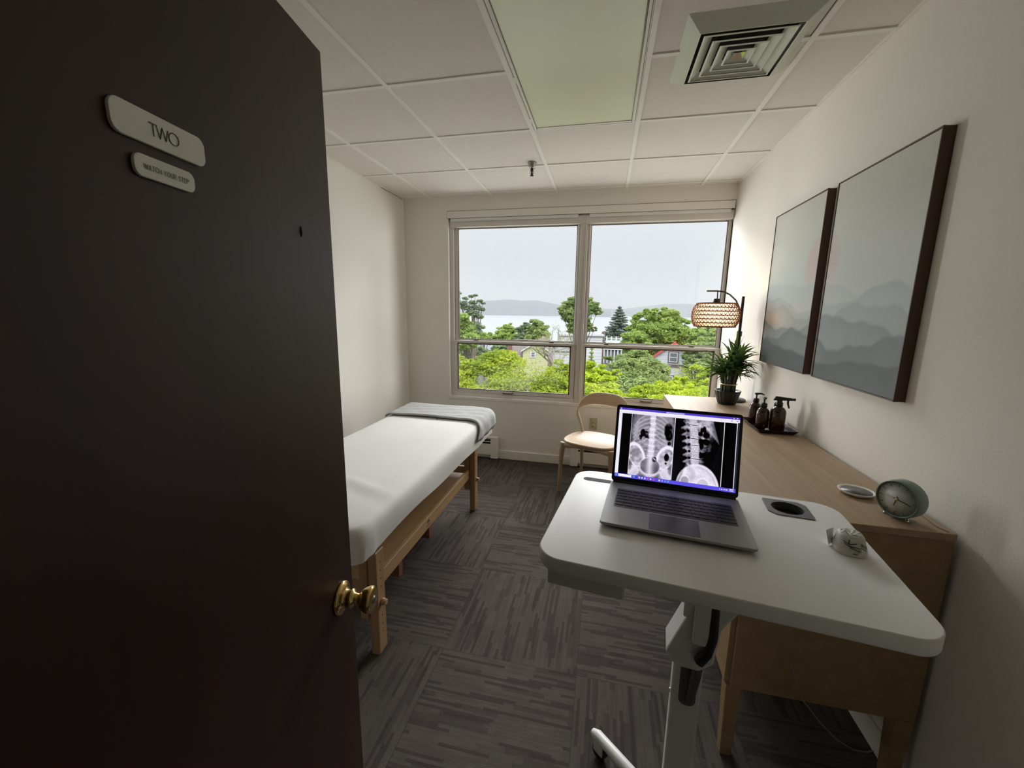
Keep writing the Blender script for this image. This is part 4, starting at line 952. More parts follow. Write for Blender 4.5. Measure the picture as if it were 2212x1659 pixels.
# local: +y towards the back
outl = []
for k in range(48):
    a = 2*PI*k/48; e = 2.9; rr = (abs(math.cos(a))**e+abs(math.sin(a))**e)**(-1/e)
    x_, y_ = .245*rr*math.cos(a), .215*rr*math.sin(a); x_ *= 1-.14*(y_+.215)/.43
    outl.append((x_, y_))
q = MB(); V = []; F = []; L_ = [(0.86, -.030), (.97, -.016), (1.0, -.004), (.985, .004), (.93, .004), (.75, -.002), (.45, -.007), (.15, -.009)]
for sc_, z_ in L_:
    for (x_, y_) in outl: V.append((x_*sc_, y_*sc_, .455+z_))
for i in range(len(L_)-1):
    for k in range(48): F.append((i*48+k, i*48+(k+1) % 48, (i+1)*48+(k+1) % 48, (i+1)*48+k))
F += [tuple(range(48))[::-1], tuple((len(L_)-1)*48+k for k in range(48))]
q.add(V, F, True); q.build('seat', M['ash'], ch)
for sgn in (-1, 1):
    q = MB(); q.tube([(sgn*.205, -.165, .438), (sgn*.212, -.172, .38), (sgn*.216, -.178, .28), (sgn*.222, -.19, 0)], [.026, .0235, .019, .0115], 14); q.build('leg', M['ash_z'], ch)
    q = MB(); q.tube([(sgn*.165, .155, .45), (sgn*.172, .175, .36), (sgn*.185, .225, 0)], [.022, .0195, .0115], 14); q.build('leg', M['ash_z'], ch)
q = MB(); q.tube([(-.205, -.168, .415), (-.10, -.178, .424), (0, -.182, .427), (.10, -.178, .424), (.205, -.168, .415)], [.019, .013, .011, .013, .019], 10, flat=1.2)
for sgn in (-1, 1): q.tube([(sgn*.205, -.16, .415), (sgn*.19, 0, .425), (sgn*.168, .155, .415)], [.018, .011, .018], 10)
q.build('apron', M['ash'], ch)
# back frame: two posts rising from the seat and a broad curved top rail
NB = 33; V = []; F = []
for i in range(NB):
    t = i/(NB-1); s_ = -1+2*t
    # path
    ang = PI*(1-t)
    if True:
        x_ = .243*math.copysign(abs(math.cos(ang))**.62, math.cos(ang)); zz = .60+.155*math.sin(ang)**.85
    a_ = abs(math.cos(ang))
    y_ = .178+.085*(1-a_**2)+.02
    wd = .018+.045*math.sin(ang)**1.5; th = .0125
    V += [(x_, y_-th, zz-wd), (x_, y_+th, zz-wd+.004), (x_, y_+th, zz+wd*.9), (x_, y_-th, zz+wd)]
for i in range(NB-1):
    for k in range(4): F.append((i*4+k, i*4+(k+1) % 4, (i+1)*4+(k+1) % 4, (i+1)*4+k))
F += [(3, 2, 1, 0), ((NB-1)*4, (NB-1)*4+1, (NB-1)*4+2, (NB-1)*4+3)]
q = MB(); q.add(V, F, True)
ob = q.build('back_rail', M['ash'], ch, sub=2)
for sgn in (-1, 1):
    q = MB(); q.tube([(sgn*.165, .160, .445), (sgn*.182, .172, .50), (sgn*.212, .188, .56), (sgn*.237, .197, .605), (sgn*.239, .2, .64)], [.0165, .0165, .0175, .0185, .014], 14, flat=.85); q.build('back_post', M['ash_z'], ch)

# ------------------------------------------------------------------ massage table
mt = empty('massage_table', (1.08, -1.77, 0), 'low wooden massage table with adjustable legs and lower shelf by the left wall', 'massage table')
TX0, TX1, TY0, TY1 = .70, 1.465, -2.73, -.81
ox, oy = 1.08, -1.77
q = MB(); q.box(TX0+.05-ox, TX1-.05-ox, TY0+.05-oy, TY1-.05-oy, .545, .605); q.build('top_frame', M['maple'], mt, bev=.004)
q = MB(); q.prism(rrect(TX0+.012-ox, TX1-.012-ox, TY0+.012-oy, TY1-.012-oy, .09, 8), .605, .690); q.build('cushion', M['paper'], mt, bev=.02)
for (yl, nm) in ((-2.50, 0), (-1.13, 1)):
    for xs in (0, 1):
        xo = 1.42 if xs == 0 else .74        # outer face x
        a0, a1 = (xo-.042, xo) if xs == 0 else (xo, xo+.042)
        q = MB(); q.box(a0-ox, a1-ox, yl-.034-oy, yl+.034-oy, .0, .495); lg = q.build('leg', M['maple_z'], mt, bev=.007, seg=3)
        q = MB(); i0, i1 = (xo-.086, xo-.044) if xs == 0 else (xo+.044, xo+.086)
        q.box(i0-ox, i1-ox, yl-.034-oy, yl+.034-oy, .17, .55); q.build('inner_leg', M['maple_z'], lg, bev=.005)
        q = MB(); sgn = 1 if xs == 0 else -1
        q.tube([(xo-ox, yl-oy, .248), (xo+sgn*.014-ox, yl-oy, .248)], .015, 16); q.tube([(xo+sgn*.013-ox, yl-oy, .248), (xo+sgn*.024-ox, yl-oy, .248)], .0125, 16); q.build('knob', M['maple'], lg, bev=.002)
        q = MB()
        for z_ in (.10, .14, .18, .32, .36, .40, .44): q.tube([(xo-.001*sgn-ox, yl-oy, z_), (xo+.0006*sgn-ox, yl-oy, z_)], .0035, 8)
        q.build('peg_holes', M['vent_dark'], lg)
        q = MB(); q.tube([((a0+a1)/2-ox, yl-oy, .0), ((a0+a1)/2-ox, yl-oy, .012)], .016, 12); q.build('foot_pad', M['dark_plastic'], lg)
q = MB(); q.box(1.352-ox, 1.376-ox, -2.47-oy, -1.165-oy, .262, .332); rl_ = q.build('side_rail', M['maple'], mt, bev=.004)
q = MB(); q.box(.784-ox, .808-ox, -2.47-oy, -1.165-oy, .262, .332); q.build('side_rail', M['maple'], mt, bev=.004)
q = MB(); q.box(.80-ox, 1.36-ox, -2.47-oy, -1.165-oy, .298, .314); q.build('shelf', M['maple'], mt)
for yl in (-2.50, -1.13):
    q = MB(); q.box(.784-ox, 1.376-ox, yl-.012-oy, yl+.012-oy, .25 if yl < -2 else .29, .345); q.build('end_rail', M['maple'], mt, bev=.003)
    q = MB(); q.box(.78-ox, 1.38-ox, yl-.012-oy, yl+.012-oy, .46, .545); q.build('end_rail', M['maple'], mt, bev=.003)
for yl in (-2.235, -1.87):
    q = MB(); q.box(.80-ox, 1.372-ox, yl-.02-oy, yl+.02-oy, .185, .262); q.build('cross_beam', M['redwood'], mt, bev=.003)
q = MB()
for k in range(3):
    r_ = .0155-.0042*k
    q.tube([(1.3762-ox, -1.905-oy+r_*math.cos(a), .300+r_*1.05*math.sin(a)) for a in np.linspace(0, PI, 11)], .0014, 5)
for k in range(7): q.box(1.3758-ox, 1.3768-ox, -1.905-oy-.024+k*.007, -1.905-oy-.020+k*.007, .284, .289)
q.build('stamped_mark', M['mark'], rl_)

# sheet
def drape_loop(inset, n=160, x0=TX0, x1=TX1, y0=TY0, y1=TY1, r=.085):
    r2 = max(min(.012, .3825-inset), r-inset*.6, .00001); P = rrect(x0+inset, x1-inset, y0+inset, y1-inset, r2, 10)
    P = np.array(P+[P[0]]); d = np.r_[0, np.cumsum(np.hypot(*np.diff(P, axis=0).T))]; t = np.linspace(0, d[-1], n, endpoint=False)
    return np.stack([np.interp(t, d, P[:, 0]), np.interp(t, d, P[:, 1])], 1)
lv = [(-.004, .560), (-.006, .590), (-.007, .625), (-.006, .660), (0, .680), (.010, .6935), (.024, .700), (.05, .703), (.09, .7035), (.14, .7035), (.20, .7035), (.27, .7035), (.34, .7035), (.3824, .7035)]
n_ = 240; V = []; rs = np.random.RandomState(7)
for li, (ins, z_) in enumerate(lv):
    L2 = drape_loop(max(ins, 0), n_); c_ = np.array([(TX0+TX1)/2, (TY0+TY1)/2]); 
    for k, (x_, y_) in enumerate(L2):
        zz = z_; hang = max(0, min(1, (.69-z_)/.13))
        cd = min(math.hypot(x_-cx0, y_-cy0) for cx0 in (TX0, TX1) for cy0 in (TY0, TY1)); corner = math.exp(-(cd/.14)**2)
        o2 = -ins if ins < 0 else 0
        fold = .005*corner*hang*math.sin(k*1.9)+.005*hang*math.sin(y_*9+x_*5+1)
        dx, dy = x_-c_[0], y_-c_[1]; nx = math.copysign(1, dx) if abs(abs(dx)-(TX1-TX0)/2) < .02 else 0; ny = math.copysign(1, dy) if abs(abs(dy)-(TY1-TY0)/2) < .02 else 0
        if nx == 0 and ny == 0 and corner > .05: nx = .7*math.copysign(1, dx); ny = .7*math.copysign(1, dy)
        if li == 0: zz += .014*math.sin(y_*2.3+1.1)+.008*math.sin(y_*9+x_*6) - .012*corner
        if li <= 5: x_ += nx*(fold+o2); y_ += ny*(fold+o2)
        # gentle wrinkles on top
        if li >= 5:
            zz += .0022*math.sin(9*x_-4*y_)*math.sin(3*y_+1) + .0045*math.exp(-((y_+2.32+.35*(x_-1.2))/.030)**2)*math.exp(-((x_-1.25)/.20)**2) - .004*math.exp(-((y_+2.40+.35*(x_-1.2))/.035)**2)*math.exp(-((x_-1.25)/.22)**2)
            zz += .0045*math.exp(-((y_+1.62-.25*(x_-1.2))/.022)**2)*math.exp(-((x_-1.22)/.10)**2)+.004*math.exp(-((y_+2.55+.8*(x_-1.2))/.025)**2)*math.exp(-((x_-1.2)/.2)**2)
        V.append((x_, y_, zz))
F = []
for i in range(len(lv)-1):
    for k in range(n_): F.append((i*n_+k, i*n_+(k+1) % n_, (i+1)*n_+(k+1) % n_, (i+1)*n_+k))
np_s = MB(); np_s.add(V, F, True)
sh = np_s.build('fitted_sheet', M['sheet']); bm = bmesh.new(); bm.from_mesh(sh.data); bmesh.ops.remove_doubles(bm, verts=[v for v in bm.verts if abs(v.co.x-(TX0+TX1)/2) < .002 and v.co.z > .69], dist=.0015); bm.to_mesh(sh.data); bm.free(); tag(sh, 'white fitted sheet stretched over the massage table', 'sheet')

# blanket folded over the far end, hanging over the right side
def prof(s, lift):
    """s metres across from the left edge; returns x, z"""
    flat = TX1-.035-(TX0-.0)
    if s < .03: return TX0-.012+ (s*.3), .690+lift*.6+s*.6
    if s < flat: return TX0+s-.01, .712+lift
    d = s-flat; R = .055+lift; a = min(d/R, PI/2*.93); x_ = TX0+flat-.01+R*math.sin(a); z_ = .712+lift-R*(1-math.cos(a))
    rem = max(0, d-R*PI/2*.93); return x_+rem*.16, z_-rem*.98
nx_, ny_ = 70, 26; SL = .880
def layer(lift, yfar, ynear, sag, smax=SL, seed=0):
    V = []; 
    for j in range(ny_):
        t = j/(ny_-1)
        for i in range(nx_):
            s = smax*i/(nx_-1); x_, z_ = prof(s, lift+.0015*math.sin(j*.9+i*.17+seed)+.0012*math.sin(i*.5+seed*2)*math.sin(j*.6))
            side = max(0, s-.66)/.25
            yn = ynear-.20*min(1, side)**1.6+.012*math.sin(s*6+seed)-.05*max(0, .25-s); yf = yfar-.06*side*sag
            y_ = yf+(yn-yf)*t
            V.append((x_+.004*side*math.sin(y_*40), y_, z_))
    return V
A_ = layer(.018, TY1+.02, -1.135, 1.0); B_ = layer(.001, TY1+.018, -1.130, 1.0, SL, 0)
# front roll between top and bottom layer
q = MB(); N0 = nx_*ny_
Vt = A_+B_; F = []
for j in range(ny_-1):
    for i in range(nx_-1):
        a_ = j*nx_+i; F.append((a_, a_+nx_, a_+nx_+1, a_+1)); F.append((N0+a_, N0+a_+1, N0+a_+nx_+1, N0+a_+nx_))
for i in range(nx_-1):
    F.append((i, i+1, N0+i+1, N0+i))
for j in range(ny_-1):
    a_ = j*nx_; F.append((a_, N0+a_, N0+a_+nx_, a_+nx_)); a_ = j*nx_+nx_-1; F.append((a_, a_+nx_, N0+a_+nx_, N0+a_))
q.add(Vt, F, True)
# rounded near fold
Vr = []; j = ny_-1
for k in range(9):
    a = PI*k/8
    for i in range(nx_):
        pa, pb = Vector(A_[j*nx_+i]), Vector(B_[j*nx_+i]); m_ = (pa+pb)/2; h_ = (pa-pb)/2
        m_ += Vector((0, -.016*math.sin(a), 0)); Vr.append(tuple(m_+h_*math.cos(a)*(1+.25*math.sin(a))))
Fr = [(k*nx_+i, (k+1)*nx_+i, (k+1)*nx_+i+1, k*nx_+i+1) for k in range(8) for i in range(nx_-1)]
q.add(Vr, Fr, True)
bl = q.build('folded_blanket', M['blanket']); tag(bl, 'grey folded blanket lying across the far end of the massage table', 'blanket')

# ================================================================== outside
GZ = -10.5
M['grass'] = plain('lawn', (.12, .14, .09), .95, var=.2, scale=.3)
M['water'] = plain('river_water', (.42, .45, .50), .3, var=.02, scale=.01, bump=.05, bscale=.6)
M['hill'] = plain('wooded_hill', (.06, .08, .10), .95, var=.25, scale=.012)
g = bpy.data.meshes.new('x')
V = [(-900, 1.5, GZ), (900, 1.5, GZ), (-900, 110, GZ-2), (900, 110, GZ-2), (-900, 330, -29.5), (900, 330, -29.5)]
b = MB(); b.add(V, [(0, 1, 3, 2), (2, 3, 5, 4)]); tag(b.build('ground_1', M['grass']), kind='structure')
b = MB(); b.add([(-6000, 300, -28.6), (6000, 300, -28.6), (6000, 4700, -28.6), (-6000, 4700, -28.6)], [(0, 1, 2, 3)])
tag(b.build('river', M['water']), 'wide pale river beyond the houses', 'river', kind='stuff')
def hill(pts, D, name, label):
    N = 120; us = [p[0] for p in pts]; vs_ = [p[1] for p in pts]; V = []; F = []; rs = np.random.RandomState(len(pts))
    for i in range(N):
        u = us[0]+(us[-1]-us[0])*i/(N-1); v = np.interp(u, us, vs_)-rs.rand()*.5; p = far(u, v, D)
        sh_ = far(u, 684, D-250); d = np.array([p[0]-CAM[0], p[1]-CAM[1]]); d /= np.linalg.norm(d)
        foot = CAM[:2]+d*(D-230); mid = CAM[:2]+d*(D-120); bk_ = CAM[:2]+d*(D+400)
        V += [(foot[0], foot[1], -29), (mid[0], mid[1], -29+(p[2]+29)*.72), (p[0], p[1], p[2]), (bk_[0], bk_[1], -29)]
    for i in range(N-1):
        for k in range(3): F.append((i*4+k, (i+1)*4+k, (i+1)*4+k+1, i*4+k+1))
    q = MB(); q.add(V, F, True); tag(q.build(name, M['hill']), label, 'hill')
hill([(600, 668), (900, 664), (985, 655), (1040, 651), (1070, 649), (1100, 647), (1130, 650), (1155, 649), (1175, 652), (1200, 657), (1240, 664), (1320, 668)], 2950, 'wooded_hill', 'hazy wooded hill across the river, in the left window')
hill([(1230, 668), (1290, 667), (1335, 668), (1360, 666), (1400, 661), (1440, 656.5), (1480, 656), (1520, 660), (1600, 666), (1800, 669), (2100, 672)], 3700, 'wooded_hill', 'hazy wooded hill across the river, in the right window')

# light haze over the river
hz = NG('river_haze'); hz.t.nodes.remove(hz.p); vsn = hz.n('ShaderNodeVolumeScatter'); vsn.inputs['Density'].default_value = .00023; vsn.inputs[0].default_value = (.93, .97, 1, 1)
van = hz.n('ShaderNodeVolumeAbsorption'); van.inputs[0].default_value = (0, 0, 0, 1); van.inputs['Density'].default_value = .00014
vad = hz.n('ShaderNodeAddShader'); hz.l(vsn.outputs[0], vad.inputs[0]); hz.l(van.outputs[0], vad.inputs[1]); hz.l(vad.outputs[0], hz.out.inputs['Volume'])
b = MB(); b.box(-2600, 2600, 130, 4300, -40, 170); o = b.build('river_haze', hz.m); tag(o, 'pale haze over the river', 'haze', kind='stuff')

def dlin(*a): return tuple(x*.80 for x in lin(*a))
# ---- houses
M['sid_y'] = siding('yellow_siding', dlin(214, 214, 170), .30); M['sid_w'] = siding('white_siding', dlin(222, 226, 232), .55, .72); M['sid_w2'] = siding('white_gable_siding', dlin(214, 220, 232), .5, .85)
M['roof_p'] = plain('grey_purple_shingles', dlin(140, 128, 130), .9, var=.08, scale=3); M['roof_r'] = plain('red_roof', dlin(190, 88, 88), .8, var=.06, scale=2)
M['roof_g'] = plain('grey_shingles', dlin(150, 155, 165), .9, var=.06, scale=2); M['roof_w'] = plain('white_roof', dlin(214, 218, 224), .8, var=.04)
M['brick'] = plain('brick', dlin(150, 95, 88), .9, var=.12, scale=4); M['wtrim'] = plain('white_house_trim', dlin(225, 228, 232), .7); M['dtrim'] = plain('mauve_trim', dlin(120, 105, 115), .7)
M['hglass'] = plain('house_window_glass', dlin(120, 130, 140), .2); M['pgreen'] = plain('pale_green_roof', dlin(190, 208, 200), .8)
def frame_at(u, v, D, dz=0, turn=0):
    p = far(u, v, D); az = math.atan2(p[1]-CAM[1], p[0]-CAM[0]); return p, az-PI/2+turn   # local +y points away from the viewer
def hwin(parent, x, z, w_, h_, y, mt_='dtrim'):
    q = MB(); q.box(x-w_/2-.12, x+w_/2+.12, y-.08, y, z-h_/2-.12, z+h_/2+.12); f = q.build('window', M[mt_], parent)
    q = MB(); q.box(x-w_/2, x+w_/2, y-.11, y-.08, z-h_/2, z+h_/2); q.build('window_sash', M['wtrim'], f)
    q = MB(); q.box(x-w_/2+.1, x+w_/2-.1, y-.13, y-.11, z+.05, z+h_/2-.1); q.box(x-w_/2+.1, x+w_/2-.1, y-.13, y-.11, z-h_/2+.1, z-.05); q.build('window_pane', M['hglass'], f)
def gable(q, x0, x1, ze, za, y0, y1, ov=.25, th=.18):
    xm = (x0+x1)/2; sl = (za-ze)/(xm-x0)
    for s0, s1 in (((x0-ov, ze-ov*sl), (xm, za)), ((x1+ov, ze-ov*sl), (xm, za))):
        V = [(s0[0], y0, s0[1]), (s0[0], y1, s0[1]), (s1[0], y1, s1[1]), (s1[0], y0, s1[1])]; V += [(x_, y_, z_+th) for x_, y_, z_ in V]
        q.add(V, [(0, 1, 2, 3), (7, 6, 5, 4), (0, 4, 5, 1), (1, 5, 6, 2), (2, 6, 7, 3), (3, 7, 4, 0)])
def pent(q, x0, x1, zb, ze, za, y0, y1):
    xm = (x0+x1)/2; P = [(x0, zb), (x1, zb), (x1, ze), (xm, za), (x0, ze)]
    V = [(x, y0, z) for x, z in P]+[(x, y1, z) for x, z in P]
    q.add(V, [(0, 1, 2, 3, 4), (9, 8, 7, 6, 5)]+[(i, 5+i, 5+(i+1) % 5, (i+1) % 5) for i in range(5)])
# red-roofed white house
p, rz = frame_at(1457, 744, 52); o = empty('house', (p[0], p[1], GZ), 'white house with a red roof and brick chimney, seen in the right window', 'house', None, rz)
za = p[2]-GZ; mpp = 52/FPX*1.03; hw_ = 42*mpp; ze = za-32*mpp
q = MB(); pent(q, -hw_, hw_, 0, ze, za, 0, 7); q.build('front_wing', M['sid_w2'], o)
q = MB(); gable(q, -hw_, hw_, ze, za, -.35, 9, .3, .16); q.build('roof', M['roof_r'], o)
q = MB(); q.box(-hw_-.1, hw_+.1, -.12, 0, ze-.75, ze-.45); q.box(-hw_*.75, hw_*.9, -.10, 0, ze-2.1, ze-1.9); q.build('band', M['dtrim'], o)
q = MB(); q.box(-5.0, 5.5, 7.0, 15, 0, ze-.2); q.build('main_block', M['sid_w2'], o)
q = MB(); ap = far(1442, 731, 61); dxa = (1442-1457)*mpp*1.15; zt = ap[2]-GZ
q.add([(-5.4, 6.6, ze-.25), (5.9, 6.6, ze-.25), (5.9, 15.4, ze-.25), (-5.4, 15.4, ze-.25), (dxa-.3, 10.6, zt), (dxa+.3, 11.4, zt)], [(0, 1, 4), (1, 2, 5, 4), (2, 3, 5), (3, 0, 4, 5), (3, 2, 1, 0)]); q.build('hip_roof', M['roof_r'], o)
q = MB(); q.box(dxa-.45, dxa+.25, 9.6, 10.3, zt-1.1, zt+.35); q.box(dxa-.53, dxa+.33, 9.52, 10.38, zt+.2, zt+.38); q.build('chimney', M['brick'], o)
hwin(o, 0.0, ze+.42, .95, 1.15, 0); hwin(o, -.35, ze-2.55, .95, 1.4, 0)
# yellow gabled house with mauve roof
p, rz = frame_at(1157, 741, 62); o = empty('house', (p[0], p[1], GZ), 'pale yellow gabled house with mauve shingle roof, seen in the left window', 'house', None, rz)
za = p[2]-GZ; mpp = 62/FPX*1.0; hw_ = 27*mpp; ze = za-17*mpp
q = MB(); pent(q, -hw_, hw_, 0, ze, za, 0, 5); q.build('gable_wing', M['sid_y'], o)
q = MB(); gable(q, -hw_, hw_, ze, za, -.3, 6, .3, .15); q.build('roof', M['roof_p'], o)
q = MB(); gable(q, -hw_, hw_, ze, za, -.36, -.28, .32, .22); q.build('bargeboard', M['wtrim'], o)
hwin(o, -.35, ze-.55, .65, .75, 0, 'wtrim')
q = MB(); q.box(-4.4, 2.6, 1.6, 9, 0, ze-1.9); q.build('main_block', M['sid_y'], o)
rz1 = far(1150, 733, 68)[2]-GZ
q = MB(); q.add([(-4.6, 1.2, ze-2.3), (2.9, 1.2, ze-2.3), (2.9, 9.4, ze-2.3), (-4.6, 9.4, ze-2.3), (-3.6, 5.3, rz1), (2.4, 5.3, rz1)], [(0, 1, 5, 4), (1, 2, 5), (2, 3, 4, 5), (3, 0, 4), (3, 2, 1, 0)]); q.build('main_roof', M['roof_p'], o)
q = MB(); q.box(-4.3, -3.75, 3.0, 3.6, ze-1.6, ze+.55); q.build('chimney', M['brick'], o)
q = MB(); pk = far(1174, 724, 72)[2]-GZ; q.add([(-.6, 6.5, pk-1.5), (3.4, 6.5, pk-1.5), (3.4, 10, pk-1.5), (-.6, 10, pk-1.5), (1.3, 8.2, pk)], [(0, 1, 4), (1, 2, 4), (2, 3, 4), (3, 0, 4), (3, 2, 1, 0)]); q.build('rear_roof', M['roof_p'], o)
# tall white building behind the mullion
p, rz = frame_at(1255, 716, 72); o = empty('building', (p[0], p[1], GZ), 'tall white clapboard building with flat roof, behind the window mullion', 'building', None, rz+.10)
za = p[2]-GZ; mpp = 72/FPX
q = MB(); q.box(-44*mpp, 46*mpp, 0, 9, 0, za-.6); q.build('wall', M['sid_w'], o)
q = MB(); q.box(-46*mpp, 48*mpp, -.35, 9.3, za-.75, za-.45); q.box(-42*mpp, 44*mpp, .4, 8.6, za-.45, za); q.build('roof', M['roof_w'], o)
q = MB(); q.box(46*mpp, 54*mpp, 3, 4, 0, za-.3); q.build('chimney', M['brick'], o)
q = MB(); q.box(-62*mpp, -25*mpp, -3.2, 0, 0, za-3.1); q.build('annex', M['sid_w'], o)
q = MB(); q.add([(-64*mpp, -3.4, za-3.2), (-23*mpp, -3.4, za-3.2), (-25*mpp, 0, za-1.9), (-56*mpp, 0, za-1.9)], [(0, 1, 2, 3)]); q.build('annex_roof', M['roof_g'], o, solid=.12)
# roof terrace building
p, rz = frame_at(1335, 738, 84); o = empty('building', (p[0], p[1], GZ), 'pale green-roofed building with white roof railing, below the dark spruce', 'building', None, rz)
za = p[2]-GZ; mpp = 84/FPX
q = MB(); q.box(-28*mpp, 30*mpp, 0, 8, 0, za-1.6); q.build('wall', M['roof_g'], o)
q = MB(); q.add([(-31*mpp, -.6, za-1.6), (33*mpp, -.6, za-1.6), (33*mpp, 8.5, za-1.6), (-31*mpp, 8.5, za-1.6), (-24*mpp, 2, za-.2), (26*mpp, 2, za-.2), (26*mpp, 6, za-.2), (-24*mpp, 6, za-.2)], [(3, 2, 1, 0), (4, 5, 6, 7), (0, 1, 5, 4), (1, 2, 6, 5), (2, 3, 7, 6), (3, 0, 4, 7)]); q.build('roof', M['pgreen'], o)
q = MB(); q.box(-24*mpp, 26*mpp, 2, 2.12, za+.45, za+.58)
for k in range(24): x_ = -24*mpp+50*mpp*k/23; q.box(x_-.04, x_+.04, 2, 2.1, za-.2, za+.5)
for k in range(6): x_ = -24*mpp+50*mpp*k/5; q.box(x_-.14, x_+.14, 1.95, 2.2, za-.2, za+.85)
q.build('railing', M['wtrim'], o)
q = MB()
for k in range(7): x_ = -27*mpp+42*mpp*k/6; q.box(x_-.12, x_+.12, -.5, -.3, 2, za-1.6)
q.build('porch_columns', M['wtrim'], o)
# small far houses
for (u, v, D, w_, lab) in ((1053, 744, 120, 8.5, 'small distant grey-roofed white house at the far left behind the trees'), (1135, 728, 105, 5.5, 'small distant house with pale roof above the yellow house')):
    p, rz = frame_at(u, v, D); o = empty('house', (p[0], p[1], GZ), lab, 'house', None, rz); za = p[2]-GZ
    q = MB(); q.box(-w_*.30, w_*.30, 0, 7, 0, za-1.6); q.build('wall', M['wtrim'], o)
    q = MB(); q.add([(-w_*.42, -.4, za-1.6), (w_*.42, -.4, za-1.6), (w_*.42, 7.4, za-1.6), (-w_*.42, 7.4, za-1.6), (-w_*.15, 3.5, za), (w_*.15, 3.5, za)], [(0, 1, 5, 4), (1, 2, 5), (2, 3, 4, 5), (3, 0, 4), (3, 2, 1, 0)]); q.build('roof', M['roof_g'], o)

# ---- trees
LM_ = {'lime': leafmat('lime_leaves', (0.30, 0.43, 0.045), (0.68, 0.78, 0.085), .9), 'lime2': leafmat('green_lime_leaves', (0.221, 0.326, 0.050), (0.612, 0.680, 0.088), .9),
       'mid': leafmat('mid_green_leaves', (0.181, 0.279, 0.106), (0.518, 0.614, 0.254), .8), 'green': leafmat('fresh_green_leaves', (0.211, 0.326, 0.087), (0.546, 0.685, 0.217), .5),
       'dull': leafmat('dull_green_leaves', (0.179, 0.271, 0.170), (0.450, 0.542, 0.341), .4), 'spruce': leafmat('spruce_needles', (0.167, 0.217, 0.194), (0.365, 0.420, 0.348), .8)}  # mid, dull and spruce leaves lightened and greyed, haze put into their colour
M['bark'] = plain('bark', (.20, .17, .14), .95, var=.2, scale=3); M['bare'] = plain('pale_branches', (.34, .32, .25), .9, var=.15, scale=3)
def leaves(V, F, C, sz, rs, flat=.35, tip=None):
    n = len(C); a = rs.normal(size=(n, 3)); a[:, 2] *= flat*1.3; a /= np.linalg.norm(a, axis=1)[:, None]
    nn = rs.normal(size=(n, 3)); nn[:, 2] += 1.0; b_ = np.cross(nn, a); b_ /= np.linalg.norm(b_, axis=1)[:, None]
    s = sz*rs.uniform(.6, 1.3, n)[:, None]
    return np.stack([C-a*s, C+b_*s*.45, C+a*s, C-b_*s*.45], 1)
def tree(name, label, blobs, mat, n, sz, seed, trunk=True, cat='tree', puff=.32, dens=26, yflat=.8, group='trees outside the window'):
    """blobs: (u, v, distance, radius m[, z scale])"""
    rs = np.random.RandomState(seed); B = []
    for bb in blobs:
        p = far(bb[0], bb[1], bb[2]); B.append((p, bb[3]*(.74 if bb[2] > 22 else .88), bb[4] if len(bb) > 4 else yflat))
    base = np.mean([x[0] for x in B], 0); wts = np.array([x[1]**2 for x in B]); wts /= wts.sum()
    o = empty(name, (base[0], base[1], GZ), label, cat, group); org = np.array([base[0], base[1], GZ]); Q = []
    for (p, r, zs), w_ in zip(B, wts):
        nc = max(6, int(dens*len(B)*w_)); d = rs.normal(size=(nc, 3)); d /= np.linalg.norm(d, axis=1)[:, None]
        cen = p+d*np.array([1, 1, zs])*r*rs.uniform(.55, 1.0, nc)[:, None]
        m_ = int(n*w_/nc)+1
        for c_ in cen:
            pr2 = rs.normal(size=(m_, 3)); pr2 /= np.linalg.norm(pr2, axis=1)[:, None]; pr2 *= (rs.uniform(.3, 1, m_)**.5)[:, None]*r*puff*rs.uniform(.7, 1.3)
            pr2[:, 2] *= .55; Q.append(c_+pr2)
    C = np.concatenate(Q)-org; V4 = leaves(None, None, C, sz, rs).reshape(-1, 3); F4 = np.arange(len(V4)).reshape(-1, 4)
    np_mesh('foliage', V4, F4, LM_[mat], o)
    if trunk:
        q = MB(); c0 = Vector(base-org); q.tube([(0, 0, 0), (0, 0, c0.z*.6), tuple(c0)], [.22, .18, .08], 8)
        for (p, r, zs) in B[:14]:
            e = Vector(p-org); q.tube([(0, 0, c0.z*.55), tuple((e+Vector((0, 0, c0.z*.55)))/2+Vector((0, 0, -.2))), tuple(e)], [.10, .06, .02], 6)
        q.build('trunk', M['bark'], o)
    return o
